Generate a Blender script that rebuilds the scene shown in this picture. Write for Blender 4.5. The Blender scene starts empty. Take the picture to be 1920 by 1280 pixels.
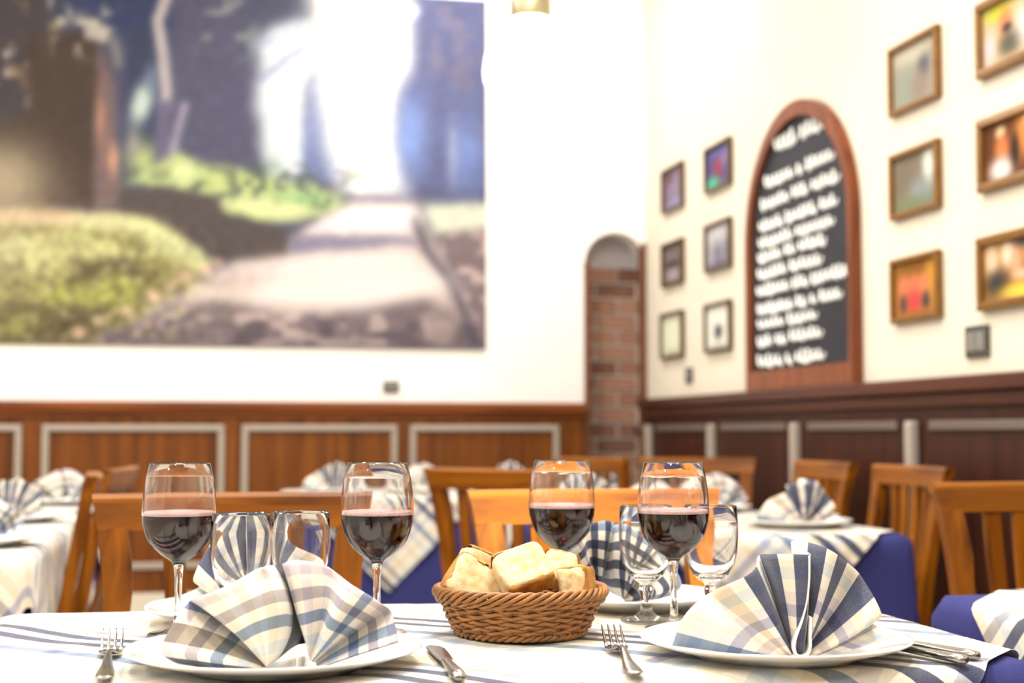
import bpy, bmesh, math, random
import numpy as np
from mathutils import Vector, Matrix
random.seed(7)
rng = np.random.default_rng(11)
PI = math.pi
S = bpy.context.scene
COL = S.collection
# ------------------------------------------------------------------ camera
F = 2667.0                                   # focal length for a 1920 px wide frame (50 mm on 36 mm)
YAW, PIT = math.radians(12.2), math.atan(170 / F)
CAM = Vector((0, 0, 0.98))
FW = Vector((math.sin(YAW) * math.cos(PIT), math.cos(YAW) * math.cos(PIT), math.sin(PIT)))
RT = Vector((math.cos(YAW), -math.sin(YAW), 0))
UP = RT.cross(FW)
cd = bpy.data.cameras.new('camera'); cam = bpy.data.objects.new('camera', cd); COL.objects.link(cam)
cam.location = CAM
cam.rotation_euler = FW.to_track_quat('-Z', 'Y').to_euler()
cd.lens = 50; cd.sensor_width = 36; cd.clip_start = 0.05
cd.dof.use_dof = True; cd.dof.focus_distance = 1.49; cd.dof.aperture_fstop = 4.2; cd.dof.aperture_blades = 9
S.camera = cam
# ------------------------------------------------------------------ world, exposure, lamps
w = bpy.data.worlds.new('world'); S.world = w; w.use_nodes = True
w.node_tree.nodes['Background'].inputs[0].default_value = (1, .95, .88, 1)
w.node_tree.nodes['Background'].inputs[1].default_value = 0.3
S.view_settings.view_transform = 'Standard'; S.view_settings.look = 'None'
S.view_settings.gamma = 1; S.view_settings.use_curve_mapping = False
S.view_settings.exposure = 0.2
cy = S.cycles
cy.use_denoising = True; cy.max_bounces = 16; cy.transmission_bounces = 14; cy.transparent_max_bounces = 12
cy.diffuse_bounces = 5; cy.glossy_bounces = 6
cy.caustics_refractive = True; cy.caustics_reflective = False
cy.sample_clamp_indirect = 6; cy.blur_glossy = 0.5
CEIL = 3.4
LAMP_W = 30
LAMPS = [(-3.0, -1.4, 30), (-1.0, -1.4, 30), (1.0, -1.4, 30), (-3.0, .6, 30), (-.9, .6, 34), (0.75, .75, 40), (-3.0, 2.6, 30), (-.9, 2.6, 32), (0.35, 2.2, 44), (1.2, 3.2, 22),
         (-3.0, 4.7, 30), (-.9, 4.7, 34), (1.05, 5.5, 34)]

def downlight(x, y, watts):
    l = bpy.data.lights.new('downlight_beam', 'AREA'); l.shape = 'DISK'; l.size = 0.26
    l.energy = watts; l.color = (1, .962, .90)
    o = bpy.data.objects.new('downlight_beam', l); COL.objects.link(o); o.location = (x, y, CEIL - .03)
    return o
for x, y, watts in LAMPS:
    downlight(x, y, watts)
# narrow ceiling spotlight added to brighten the chair behind the basket
sl = bpy.data.lights.new('spot_beam', 'SPOT'); sl.energy = 2000; sl.color = (1, .97, .91); sl.spot_size = math.radians(11); sl.spot_blend = .6; sl.shadow_soft_size = .06
so = bpy.data.objects.new('spot_beam', sl); COL.objects.link(so); so.location = (.55, -.35, CEIL - .06)
so.rotation_euler = (Vector((.62, 2.17, .86)) - so.location).to_track_quat('-Z', 'Y').to_euler()

# ------------------------------------------------------------------ small maths
def ray(px, py): return FW + RT * ((px - 960) / F) - UP * ((py - 640) / F)
def on_z(px, py, z): d = ray(px, py); return CAM + d * ((z - CAM.z) / d.z)
def on_x(px, py, X): d = ray(px, py); return CAM + d * (X / d.x)
def on_y(px, py, Y): d = ray(px, py); return CAM + d * (Y / d.y)
def table_at(px, depth, z):                 # point of height z at that depth whose image column is px
    t = math.tan(PIT)
    lat = (px - 960) / F * depth
    f2 = Vector((math.sin(YAW), math.cos(YAW), 0))
    hd = (depth - (z - CAM.z) * math.sin(PIT)) / math.cos(PIT)
    p = f2 * hd + RT * lat
    return Vector((p.x, p.y, z))
# ------------------------------------------------------------------ materials
def lin(r, g, b):
    return tuple(((c / 255) / 12.92 if c <= 10 else (((c / 255) + .055) / 1.055) ** 2.4) for c in (r, g, b))
def new_mat(name):
    m = bpy.data.materials.new(name); m.use_nodes = True
    nt = m.node_tree; return m, nt, nt.nodes['Principled BSDF']
def node(nt, t, **kw):
    n = nt.nodes.new(t)
    for k, v in kw.items(): setattr(n, k, v)
    return n
def plain(name, c, rough=.5, metal=0, spec=.5, noise=0, nscale=20, bump=0, bscale=200, coat=0):
    m, nt, b = new_mat(name)
    b.inputs['Roughness'].default_value = rough; b.inputs['Metallic'].default_value = metal
    b.inputs['Specular IOR Level'].default_value = spec; b.inputs['Coat Weight'].default_value = coat
    b.inputs['Base Color'].default_value = (*c, 1)
    tc = node(nt, 'ShaderNodeTexCoord')
    if noise:
        n = node(nt, 'ShaderNodeTexNoise'); n.inputs['Scale'].default_value = nscale; n.inputs['Detail'].default_value = 4
        nt.links.new(tc.outputs['Object'], n.inputs['Vector'])
        r = node(nt, 'ShaderNodeValToRGB')
        r.color_ramp.elements[0].position = .3; r.color_ramp.elements[1].position = .7
        r.color_ramp.elements[0].color = (*[v * (1 - noise) for v in c], 1)
        r.color_ramp.elements[1].color = (*[min(1, v * (1 + noise)) for v in c], 1)
        nt.links.new(n.outputs[0], r.inputs[0]); nt.links.new(r.outputs[0], b.inputs['Base Color'])
    if bump:
        n2 = node(nt, 'ShaderNodeTexNoise'); n2.inputs['Scale'].default_value = bscale; n2.inputs['Detail'].default_value = 3
        nt.links.new(tc.outputs['Object'], n2.inputs['Vector'])
        bp = node(nt, 'ShaderNodeBump'); bp.inputs['Strength'].default_value = bump; bp.inputs['Distance'].default_value = .002
        nt.links.new(n2.outputs[0], bp.inputs['Height']); nt.links.new(bp.outputs[0], b.inputs['Normal'])
    return m
def wood(name, dark, light, rough=.35, axis='Z', scale=1, coat=.25):
    m, nt, b = new_mat(name)
    tc = node(nt, 'ShaderNodeTexCoord'); mp = node(nt, 'ShaderNodeMapping')
    s = {'X': (2.2, 34, 34), 'Y': (34, 2.2, 34), 'Z': (34, 34, 2.2)}[axis]
    mp.inputs['Scale'].default_value = tuple(v * scale for v in s)
    nt.links.new(tc.outputs['Object'], mp.inputs['Vector'])
    n = node(nt, 'ShaderNodeTexNoise'); n.inputs['Scale'].default_value = 1; n.inputs['Detail'].default_value = 6
    n.inputs['Distortion'].default_value = .8
    nt.links.new(mp.outputs[0], n.inputs['Vector'])
    r = node(nt, 'ShaderNodeValToRGB')
    r.color_ramp.elements[0].position = .3; r.color_ramp.elements[1].position = .72
    r.color_ramp.elements[0].color = (*dark, 1); r.color_ramp.elements[1].color = (*light, 1)
    nt.links.new(n.outputs[0], r.inputs[0]); nt.links.new(r.outputs[0], b.inputs['Base Color'])
    b.inputs['Roughness'].default_value = rough; b.inputs['Coat Weight'].default_value = coat; b.inputs['Specular IOR Level'].default_value = .25
    b.inputs['Coat Roughness'].default_value = .25
    return m
def check_cloth(name, warp, weft, band, weave=900, sheen=.2):
    """woven check: colour = warp stripe x weft stripe, from the cloth's own UV (metres)"""
    m, nt, b = new_mat(name)
    uv = node(nt, 'ShaderNodeUVMap'); uv.uv_map = 'UVMap'
    sx = node(nt, 'ShaderNodeSeparateXYZ'); nt.links.new(uv.outputs[0], sx.inputs[0])
    outs = []
    for k, seq in ((0, warp), (1, weft)):
        d = node(nt, 'ShaderNodeMath', operation='DIVIDE'); d.inputs[1].default_value = band * len(seq)
        nt.links.new(sx.outputs[k], d.inputs[0])
        f = node(nt, 'ShaderNodeMath', operation='FRACT'); nt.links.new(d.outputs[0], f.inputs[0])
        r = node(nt, 'ShaderNodeValToRGB'); cr = r.color_ramp; cr.interpolation = 'CONSTANT'
        while len(cr.elements) < len(seq): cr.elements.new(.5)
        for i, c in enumerate(seq):
            cr.elements[i].position = i / len(seq); cr.elements[i].color = (*c, 1)
        nt.links.new(f.outputs[0], r.inputs[0]); outs.append(r)
    mx = node(nt, 'ShaderNodeMix', data_type='RGBA', blend_type='MULTIPLY'); mx.inputs[0].default_value = 1
    nt.links.new(outs[0].outputs[0], mx.inputs[6]); nt.links.new(outs[1].outputs[0], mx.inputs[7])
    n = node(nt, 'ShaderNodeTexNoise'); n.inputs['Scale'].default_value = weave; n.inputs['Detail'].default_value = 2
    nt.links.new(uv.outputs[0], n.inputs['Vector'])
    rr = node(nt, 'ShaderNodeMapRange'); rr.inputs['From Min'].default_value = .3; rr.inputs['From Max'].default_value = .75
    rr.inputs['To Min'].default_value = -.03; rr.inputs['To Max'].default_value = .07
    nt.links.new(n.outputs[0], rr.inputs[0])
    ad = node(nt, 'ShaderNodeMix', data_type='RGBA', blend_type='ADD'); ad.inputs[0].default_value = 1
    nt.links.new(mx.outputs[2], ad.inputs[6]); nt.links.new(rr.outputs[0], ad.inputs[7])
    nt.links.new(ad.outputs[2], b.inputs['Base Color'])
    bp = node(nt, 'ShaderNodeBump'); bp.inputs['Strength'].default_value = .12; bp.inputs['Distance'].default_value = .001
    nt.links.new(n.outputs[0], bp.inputs['Height']); nt.links.new(bp.outputs[0], b.inputs['Normal'])
    b.inputs['Roughness'].default_value = .9; b.inputs['Specular IOR Level'].default_value = .15
    b.inputs['Sheen Weight'].default_value = sheen
    return m
def print_mat(name, rough=.6):
    m, nt, b = new_mat(name)
    a = node(nt, 'ShaderNodeVertexColor'); a.layer_name = 'print'
    nt.links.new(a.outputs[0], b.inputs['Base Color']); b.inputs['Roughness'].default_value = rough
    b.inputs['Specular IOR Level'].default_value = .08
    return m
def glass_mat(name, c=(1, 1, 1), ior=1.47, rough=0):
    m, nt, b = new_mat(name)
    b.inputs['Base Color'].default_value = (*c, 1); b.inputs['Transmission Weight'].default_value = 1
    b.inputs['IOR'].default_value = ior; b.inputs['Roughness'].default_value = rough
    return m

CREAM = (.84, .805, .74)
NAVY = (.078, .088, .155); STEEL = (.24, .31, .43); GREY = (.42, .40, .43); TAUPE = (.33, .29, .23)
BEIGE = (.66, .58, .45); PALE = (.64, .69, .74); SAND = (.77, .71, .60)
M = {}
M['wall'] = plain('warm_white_plaster', (.87, .855, .835), .85, noise=.02, nscale=3, bump=.05, bscale=60)
M['wall_cream'] = plain('cream_plaster', (.70, .638, .525), .85, noise=.03, nscale=2.5, bump=.05, bscale=60)
M['ceiling'] = plain('ceiling_white', (.86, .84, .8), .9)
M['floor'] = plain('pale_stone', (.5, .45, .37), .4, noise=.08, nscale=6)
M['joint'] = plain('grout', (.36, .32, .27), .9)
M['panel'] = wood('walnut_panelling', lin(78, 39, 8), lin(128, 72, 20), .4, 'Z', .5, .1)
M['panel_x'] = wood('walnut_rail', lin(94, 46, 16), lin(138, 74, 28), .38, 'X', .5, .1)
M['panel_r'] = wood('shaded_walnut_panelling', lin(42, 18, 10), lin(66, 31, 18), .45, 'Z', .5, .05)  # same walnut on the right wall, its shade darkened into the colour
M['panel_ry'] = wood('shaded_walnut_rail', lin(58, 27, 16), lin(86, 44, 28), .42, 'Y', .5, .1)  # walnut rail with the right wall's shade in its colour
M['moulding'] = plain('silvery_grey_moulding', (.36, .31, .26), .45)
M['moulding_dim'] = plain('darkened_moulding', (.13, .098, .082), .45)  # moulding colour darkened for the right wall's horizontal strips
M['chair'] = wood('honey_beech', lin(80, 38, 1), lin(152, 88, 6), .36, 'Z', 1.0, .05)
M['chair_x'] = wood('honey_beech_cross', lin(90, 44, 1), lin(158, 93, 6), .36, 'X', 1.0, .05)
M['seat'] = wood('honey_beech_seat', lin(100, 52, 2), lin(158, 92, 8), .4, 'Y', .6, .06)
M['table_wood'] = wood('table_beech', lin(120, 70, 30), lin(170, 105, 50), .45, 'X', .6, .1)
M['navy'] = plain('navy_table_cloth', (.036, .039, .155), .9, spec=.15, noise=.15, nscale=700, bump=.1, bscale=600)
LNAVY = (.46, .47, .60); LSTEEL = (.58, .64, .72); LILAC = (.70, .67, .71); MAUVE = (.60, .56, .60); SKY = (.64, .70, .76); INDIGO = (.42, .42, .55)
warp = [CREAM, LNAVY, CREAM, LSTEEL, CREAM, SAND, CREAM, PALE, CREAM, SAND, CREAM, LILAC, CREAM, CREAM]
weft = [CREAM, NAVY, CREAM, NAVY, CREAM, GREY, CREAM, SAND, CREAM, CREAM, SAND, CREAM, PALE, CREAM, STEEL, CREAM]
M['cloth'] = check_cloth('check_table_cloth', warp, weft, .0195)
NB = .0165
fan_warp = [STEEL, CREAM, SAND, CREAM, BEIGE, CREAM, NAVY, CREAM, NAVY, SAND, NAVY, CREAM, PALE, NAVY, CREAM, NAVY, CREAM, NAVY, SAND, CREAM, GREY, CREAM, PALE, CREAM]
fan_weft = [CREAM, MAUVE, CREAM, INDIGO, LILAC, CREAM, SKY, CREAM]
rum_warp = [NAVY, CREAM, TAUPE, CREAM, STEEL, CREAM, SAND, CREAM, SAND, CREAM, SAND, CREAM, (.03, .03, .045), (.03, .03, .045), LILAC, CREAM, LILAC, CREAM, LILAC, CREAM, LILAC, CREAM, STEEL, CREAM, LILAC, CREAM, STEEL, LILAC]  # near-black pair falls in the hollow between the lobes and darkens it
rum_weft = [CREAM, SKY, CREAM, STEEL, CREAM, GREY, CREAM, MAUVE]
dark_weft = [CREAM, NAVY, LILAC, NAVY, CREAM, NAVY, CREAM, STEEL]
M['napkin'] = check_cloth('check_napkin', fan_warp, fan_weft, NB)
M['napkin_b'] = check_cloth('check_napkin_soft', rum_warp, rum_weft, NB)
M['napkin_c'] = check_cloth('check_napkin_navy', fan_warp, dark_weft, NB)
M['china'] = plain('white_china', (.88, .88, .86), .12, spec=.5, coat=.6)
M['glass'] = glass_mat('clear_glass')
M['wine'] = glass_mat('red_wine', (.016, .0003, .001), 1.34)
M['froth'] = plain('pink_froth', (.80, .52, .50), .5, noise=.25, nscale=900)
M['steel'] = plain('cutlery_steel', (.40, .385, .36), .2, metal=1)
M['wicker'] = plain('brown_wicker', lin(150, 100, 50), .42, noise=.3, nscale=60, coat=.05)
M['wicker_dark'] = plain('brown_wicker_stake', lin(112, 68, 30), .5, noise=.2, nscale=60)
M['brass'] = plain('dull_brass', (.42, .36, .22), .35, metal=.8)
M['print'] = print_mat('printed_paper')
M['gold'] = plain('gilt_frame', lin(122, 82, 20), .35, metal=.25, noise=.15, nscale=30)
M['brownframe'] = wood('brown_frame', lin(62, 46, 18), lin(98, 74, 34), .4, 'Z', 1)
M['mat_board'] = plain('mount_board', (.8, .77, .68), .8)
M['slate'] = plain('chalkboard_slate', (.020, .022, .029), .5, spec=.25, noise=.12, nscale=8)
M['chalk'] = plain('white_chalk', (.86, .87, .85), .95)
M['board_frame'] = wood('chalkboard_oak', lin(92, 42, 16), lin(138, 72, 30), .38, 'Z', .8, .15)
M['dark_plate'] = plain('dark_bronze_plate', (.075, .07, .062), .35, metal=.3)
M['plate_light'] = plain('rocker_grey', (.2, .19, .17), .4)
M['mortar'] = plain('pale_mortar', (.62, .55, .49), .9, noise=.1, nscale=40)
M['bricks'] = [plain('brick_tone', c, .85, noise=.2, nscale=25, bump=.3, bscale=60) for c in
               (lin(138, 98, 78), lin(122, 84, 66), lin(150, 112, 92), lin(112, 78, 62), lin(144, 106, 84))]
M['lilac'] = plain('greyish_lilac_plaster', (.48, .44, .46), .85)
M['jamb'] = plain('brown_jamb', lin(108, 66, 44), .5, noise=.1, nscale=10)
# ------------------------------------------------------------------ mesh helpers
def link(name, me, mat, parent=None, smooth=False):
    o = bpy.data.objects.new(name, me); COL.objects.link(o)
    if mat is not None: me.materials.append(mat)
    if parent is not None: o.parent = parent
    if smooth:
        me.polygons.foreach_set('use_smooth', [True] * len(me.polygons))
    return o
def mesh(name, verts, faces, mat, parent=None, smooth=False):
    me = bpy.data.meshes.new(name); me.from_pydata([tuple(v) for v in verts], [], faces); me.update()
    return link(name, me, mat, parent, smooth)
def tag(o, label=None, cat=None, group=None, kind=None):
    if label: o['label'] = label
    if cat: o['category'] = cat
    if group: o['group'] = group
    if kind: o['kind'] = kind
    return o
def empty(name, loc=(0, 0, 0), rz=0, **kw):
    o = bpy.data.objects.new(name, None); COL.objects.link(o); o.location = loc; o.rotation_euler = (0, 0, rz)
    o.empty_display_size = .05
    return tag(o, **kw)
class MB:
    """collects pieces of ONE mesh"""
    def __init__(s): s.v, s.f = [], []
    def add(s, v, f):
        n = len(s.v); s.v += [tuple(p) for p in v]; s.f += [tuple(i + n for i in q) for q in f]; return s
    def box(s, x0, x1, y0, y1, z0, z1, c=0.0):
        if c <= 0:
            v = [(x, y, z) for z in (z0, z1) for y in (y0, y1) for x in (x0, x1)]
            return s.add(v, [(0, 2, 3, 1), (4, 5, 7, 6), (0, 1, 5, 4), (2, 6, 7, 3), (0, 4, 6, 2), (1, 3, 7, 5)])
        bm = bmesh.new(); bmesh.ops.create_cube(bm, size=1)
        for q in bm.verts:
            q.co = ((x0 + x1) / 2 + q.co.x * (x1 - x0), (y0 + y1) / 2 + q.co.y * (y1 - y0), (z0 + z1) / 2 + q.co.z * (z1 - z0))
        bmesh.ops.bevel(bm, geom=bm.edges[:], offset=c, segments=2, affect='EDGES', profile=.5)
        bm.verts.index_update()
        s.add([q.co for q in bm.verts], [[q.index for q in f.verts] for f in bm.faces]); bm.free(); return s
    def loft(s, rings, cap=True, closed=True):
        n = len(rings[0]); v = [p for r in rings for p in r]; f = []
        for i in range(len(rings) - 1):
            for j in range(n if closed else n - 1):
                k = (j + 1) % n
                f.append((i * n + j, i * n + k, (i + 1) * n + k, (i + 1) * n + j))
        if cap and closed:
            f.append(tuple(range(n - 1, -1, -1))); b = (len(rings) - 1) * n; f.append(tuple(b + j for j in range(n)))
        return s.add(v, f)
    def tube(s, pts, rad, n=6, closed=False):
        P = [Vector(p) for p in pts]; N = len(P); rings = []; prev = None
        for i in range(N):
            a = P[(i - 1) % N] if (closed or i > 0) else P[i]; b = P[(i + 1) % N] if (closed or i < N - 1) else P[i]
            t = (b - a).normalized()
            if prev is None:
                u = t.cross(Vector((0, 0, 1)) if abs(t.z) < .9 else Vector((1, 0, 0))).normalized()
            else:
                u = (prev - t * prev.dot(t)).normalized()
            prev = u; w_ = t.cross(u); r = rad[i] if hasattr(rad, '__len__') else rad
            rings.append([P[i] + u * (r * math.cos(2 * PI * k / n)) + w_ * (r * math.sin(2 * PI * k / n)) for k in range(n)])
        if closed:
            # choose the twist offset that closes the seam best
            best = min(range(n), key=lambda q: (rings[0][q] - rings[-1][0]).length)
            last = [rings[0][(best + k) % n] for k in range(n)]
            rings.append(last); return s.loft(rings, cap=False)
        return s.loft(rings)
    def lathe(s, prof, n=40, cx=0, cy=0):
        v, f, idx = [], [], []
        for r, z in prof:
            if r < 1e-6: idx.append([len(v)] * n); v.append((cx, cy, z))
            else:
                idx.append(list(range(len(v), len(v) + n)))
                v += [(cx + r * math.cos(2 * PI * k / n), cy + r * math.sin(2 * PI * k / n), z) for k in range(n)]
        for i in range(len(prof) - 1):
            a, b = idx[i], idx[i + 1]
            for k in range(n):
                q = (k + 1) % n; c = [a[k], a[q], b[q], b[k]]
                c = [x for j, x in enumerate(c) if x not in c[:j]]
                if len(c) > 2: f.append(tuple(c))
        return s.add(v, f)
    def build(s, name, mat, parent=None, smooth=False):
        return mesh(name, s.v, s.f, mat, parent, smooth)
def children(o): return [c for c in bpy.data.objects if c.parent is o]
def copy_tree(o, kids, parent=None):
    c = o.copy(); COL.objects.link(c)
    if parent is not None: c.parent = parent
    for ch in kids.get(o, []): copy_tree(ch, kids, c)
    return c
def kids_of(o):
    d = {}
    def rec(x):
        d[x] = list(x.children)
        for c in d[x]: rec(c)
    rec(o); return d
def catmull(P, sub):
    P = [np.array(p, float) for p in P]; out = []
    for i in range(len(P) - 1):
        a, b, c, d = P[max(i - 1, 0)], P[i], P[i + 1], P[min(i + 2, len(P) - 1)]
        for k in range(sub):
            t = k / sub
            out.append(.5 * ((2 * b) + (c - a) * t + (2 * a - 5 * b + 4 * c - d) * t * t + (3 * b - a - 3 * c + d) * t ** 3))
    out.append(P[-1]); return np.array(out)
def set_uv(me, uvs):
    l = me.uv_layers.new(name='UVMap')
    idx = np.empty(len(me.loops), int); me.loops.foreach_get('vertex_index', idx)
    l.data.foreach_set('uv', np.asarray(uvs, float)[idx].ravel())
def noise2(h, w, cells, seed):
    r = np.random.default_rng(seed); ch, cw = cells
    g = r.random((ch + 2, cw + 2))
    y = np.linspace(0, ch, h, endpoint=False); x = np.linspace(0, cw, w, endpoint=False)
    yi, xi = y.astype(int), x.astype(int); fy, fx = (y - yi)[:, None], (x - xi)[None]
    fy, fx = fy * fy * (3 - 2 * fy), fx * fx * (3 - 2 * fx)
    return (g[yi][:, xi] * (1 - fy) * (1 - fx) + g[yi][:, xi + 1] * (1 - fy) * fx + g[yi + 1][:, xi] * fy * (1 - fx) + g[yi + 1][:, xi + 1] * fy * fx)
# ------------------------------------------------------------------ printed pictures (flat prints): a small canvas of soft polygons and blobs
class Canvas:
    def __init__(s, x0, y0, x1, y1, step, base):
        s.x = np.arange(x0, x1 + step, step); s.y = np.arange(y0, y1 + step, step); s.step = step
        s.X, s.Y = np.meshgrid(s.x, s.y); s.im = np.zeros(s.X.shape + (3,)); s.im[:] = base
    def put(s, mask, c, a=1):
        m = (np.clip(mask, 0, 1) * a)[..., None]; s.im = s.im * (1 - m) + np.array(c, float) * m
    def blur(s, A, r):
        k = max(1, int(round(r / s.step)))
        for _ in range(2):
            for ax in (0, 1):
                P = np.pad(A, [(k, k) if i == ax else (0, 0) for i in range(A.ndim)], mode='edge')
                C = np.cumsum(P, axis=ax); C = np.concatenate([np.zeros_like(np.take(C, [0], ax)), C], ax)
                n = 2 * k + 1; L = A.shape[ax]
                A = (np.take(C, range(n, n + L), ax) - np.take(C, range(0, L), ax)) / n
        return A
    def poly(s, pts, c, soft=8, a=1, rough=0, seed=0):
        X, Y = s.X, s.Y
        if rough:
            X = X + (noise2(*X.shape, (24, 30), seed) - .5) * 2 * rough; Y = Y + (noise2(*X.shape, (24, 30), seed + 1) - .5) * 2 * rough
        ins = np.zeros(X.shape, bool); n = len(pts)
        for i in range(n):
            (xa, ya), (xb, yb) = pts[i], pts[(i + 1) % n]
            if ya == yb: continue
            ins ^= ((ya > Y) != (yb > Y)) & (X < (xb - xa) * (Y - ya) / (yb - ya) + xa)
        s.put(s.blur(ins.astype(float), soft), c, a)
    def blob(s, cx, cy, rx, ry, c, a=1, rot=0, p=2):
        ca, sa = math.cos(rot), math.sin(rot); dx, dy = s.X - cx, s.Y - cy
        u, v = (dx * ca + dy * sa) / rx, (-dx * sa + dy * ca) / ry
        s.put(np.exp(-((u * u + v * v) ** (p / 2))), c, a)
    def line(s, pts, width, c, soft=4, a=1):
        best = np.full(s.X.shape, 1e9)
        for (xa, ya), (xb, yb) in zip(pts[:-1], pts[1:]):
            L = (xb - xa) ** 2 + (yb - ya) ** 2
            t = np.clip(((s.X - xa) * (xb - xa) + (s.Y - ya) * (yb - ya)) / L, 0, 1)
            best = np.minimum(best, np.hypot(s.X - xa - t * (xb - xa), s.Y - ya - t * (yb - ya)))
        s.put(1 / (1 + np.exp((best - width / 2) / soft * 2)), c, a)
    def speck(s, mask_c, c, cells, lo, seed, a=.8):
        n = noise2(*s.X.shape, cells, seed); cx, cy, rx, ry = mask_c
        m = np.exp(-(((s.X - cx) / rx) ** 4 + ((s.Y - cy) / ry) ** 4)) * np.clip((n - lo) / .12, 0, 1)
        s.put(m, c, a)
    def sample(s, px, py):
        fx = np.clip((px - s.x[0]) / s.step, 0, len(s.x) - 1.001); fy = np.clip((py - s.y[0]) / s.step, 0, len(s.y) - 1.001)
        ix, iy = fx.astype(int), fy.astype(int); u, v = (fx - ix)[..., None], (fy - iy)[..., None]; A = s.im
        return A[iy, ix] * (1 - u) * (1 - v) + A[iy, ix + 1] * u * (1 - v) + A[iy + 1, ix] * (1 - u) * v + A[iy + 1, ix + 1] * u * v
def srgb_lin(a):
    a = np.clip(a / 255, 0, 1); return np.where(a <= .04045, a / 12.92, ((a + .055) / 1.055) ** 2.4)
def print_sheet(name, P00, eu, ev, nu, nv, colours, parent, gain=1.0):
    """flat printed sheet: P00 corner, eu, ev full edge vectors, colours (nv+1, nu+1, 3) in sRGB 0-255"""
    P00, eu, ev = Vector(P00), Vector(eu), Vector(ev)
    v = [P00 + eu * (i / nu) + ev * (j / nv) for j in range(nv + 1) for i in range(nu + 1)]
    f = [(j * (nu + 1) + i, j * (nu + 1) + i + 1, (j + 1) * (nu + 1) + i + 1, (j + 1) * (nu + 1) + i) for j in range(nv) for i in range(nu)]
    o = mesh(name, v, f, M['print'], parent)
    ca = o.data.color_attributes.new('print', 'FLOAT_COLOR', 'POINT')
    c = np.clip(srgb_lin(np.asarray(colours, float).reshape(-1, 3)) * gain, 0, .9)
    ca.data.foreach_set('color', np.concatenate([c, np.ones((len(c), 1))], 1).ravel())
    return o

# ================================================================== THE ROOM
R, D, XL, YB = 2.0, 6.3, -4.3, -2.8
DADO = 1.10
NX0 = 1.705                                   # the arched niche in the back wall runs from here to the right wall
NTOP, NBACK = 1.905, 6.46
NSPR = 1.755
def structure(name, mb, mat, parent=None, smooth=False):
    o = mb.build(name, mat, parent, smooth)
    if parent is None: o['kind'] = 'structure'
    return o
ceiling = structure('ceiling', MB().box(XL - .1, R + .1, YB - .1, 7.0, CEIL, CEIL + .1), M['ceiling'])
structure('wall_left', MB().box(XL - .1, XL, YB, 7.0, 0, CEIL), M['wall'])
structure('wall_front', MB().box(XL - .1, R + .1, YB - .1, YB, 0, CEIL), plain('tan_plaster', (.36, .29, .23), .85, noise=.04, nscale=3))  # unseen wall, tone chosen to darken the reflections in the wine glasses
structure('wall_right', MB().box(R, R + .12, YB, 7.0, 0, CEIL), M['wall_cream'])
# floor: slab with pale stone tiles set on it
fl = empty('floor'); fl['kind'] = 'structure'
structure('slab', MB().box(XL, R, YB, 6.9, -.1, -.012), M['joint'], fl)
tile_me = None
ts = .62
for i in range(11):
    for j in range(16):
        x0, y0 = R - (i + 1) * ts, 6.9 - (j + 1) * ts
        if x0 < XL - .3: continue
        if tile_me is None:
            t = MB().box(.003, ts - .003, .003, ts - .003, -.012, 0, .0015).build('tile', M['floor'], fl); tile_me = t.data
        else:
            t = bpy.data.objects.new('tile', tile_me); COL.objects.link(t); t.parent = fl
        t.location = (x0, y0, 0)
# back wall with the arch cut out of it
mb = MB()
arch_c, arch_r = (NX0 + R) / 2, (R - NX0) / 2
arch = [(arch_c + arch_r * math.cos(a), NSPR + arch_r * math.sin(a)) for a in np.linspace(PI, 0, 17)]
mb.box(XL, NX0, D, D + .12, 0, CEIL)
top = [(x, CEIL) for x, z in arch]
fr = [(x, D, z) for x, z in arch] + [(x, D, z) for x, z in top]
n = len(arch)
mb.add(fr, [(i, i + 1, n + i + 1, n + i) for i in range(n - 1)])
mb.add([(x, D, z) for x, z in arch] + [(x, NBACK, z) for x, z in arch], [(i, n + i, n + i + 1, i + 1) for i in range(n - 1)])
wb = structure('wall_back', mb, M['wall'])
structure('niche_lining', MB().box(NX0 - .15, R + .0, NBACK, NBACK + .1, 0, 2.2), M['lilac'], wb)
structure('niche_left_jamb', MB().box(NX0 - .06, NX0 - .0005, D + .121, NBACK, 0, 2.1), M['lilac'], wb)
structure('brown_jamb', MB().box(NX0 - .004, NX0 + .022, D - .012, D + .05, 0, NSPR + .004), M['jamb'], wb)
structure('brown_jamb', MB().box(R - .026, R - .002, D - .012, D + .05, 0, NSPR + .10), M['jamb'], wb)
structure('mortar', MB().box(NX0, R, NBACK - .03, NBACK - .001, 0, NSPR - .01), M['mortar'], wb)
brick_me = {}
row, z = 0, .012
while z + .062 < NSPR - .005:
    cuts = [NX0 + .002, NX0 + (.19 if row % 2 else .085), R - .002] if row % 2 else [NX0 + .002, NX0 + .085, NX0 + .285]
    for a, b in zip(cuts[:-1], cuts[1:]):
        k = (round(b - a, 3), random.randrange(5))
        if k not in brick_me:
            o = MB().box(0, b - a - .010, -.012, 0, 0, .062, .003).build('brick', M['bricks'][k[1]], wb); brick_me[k] = o.data
        else:
            o = bpy.data.objects.new('brick', brick_me[k]); COL.objects.link(o); o.parent = wb
        o.location = (a + .005, NBACK - .029 + random.uniform(-.003, .002), z)
    z += .0728; row += 1
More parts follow.
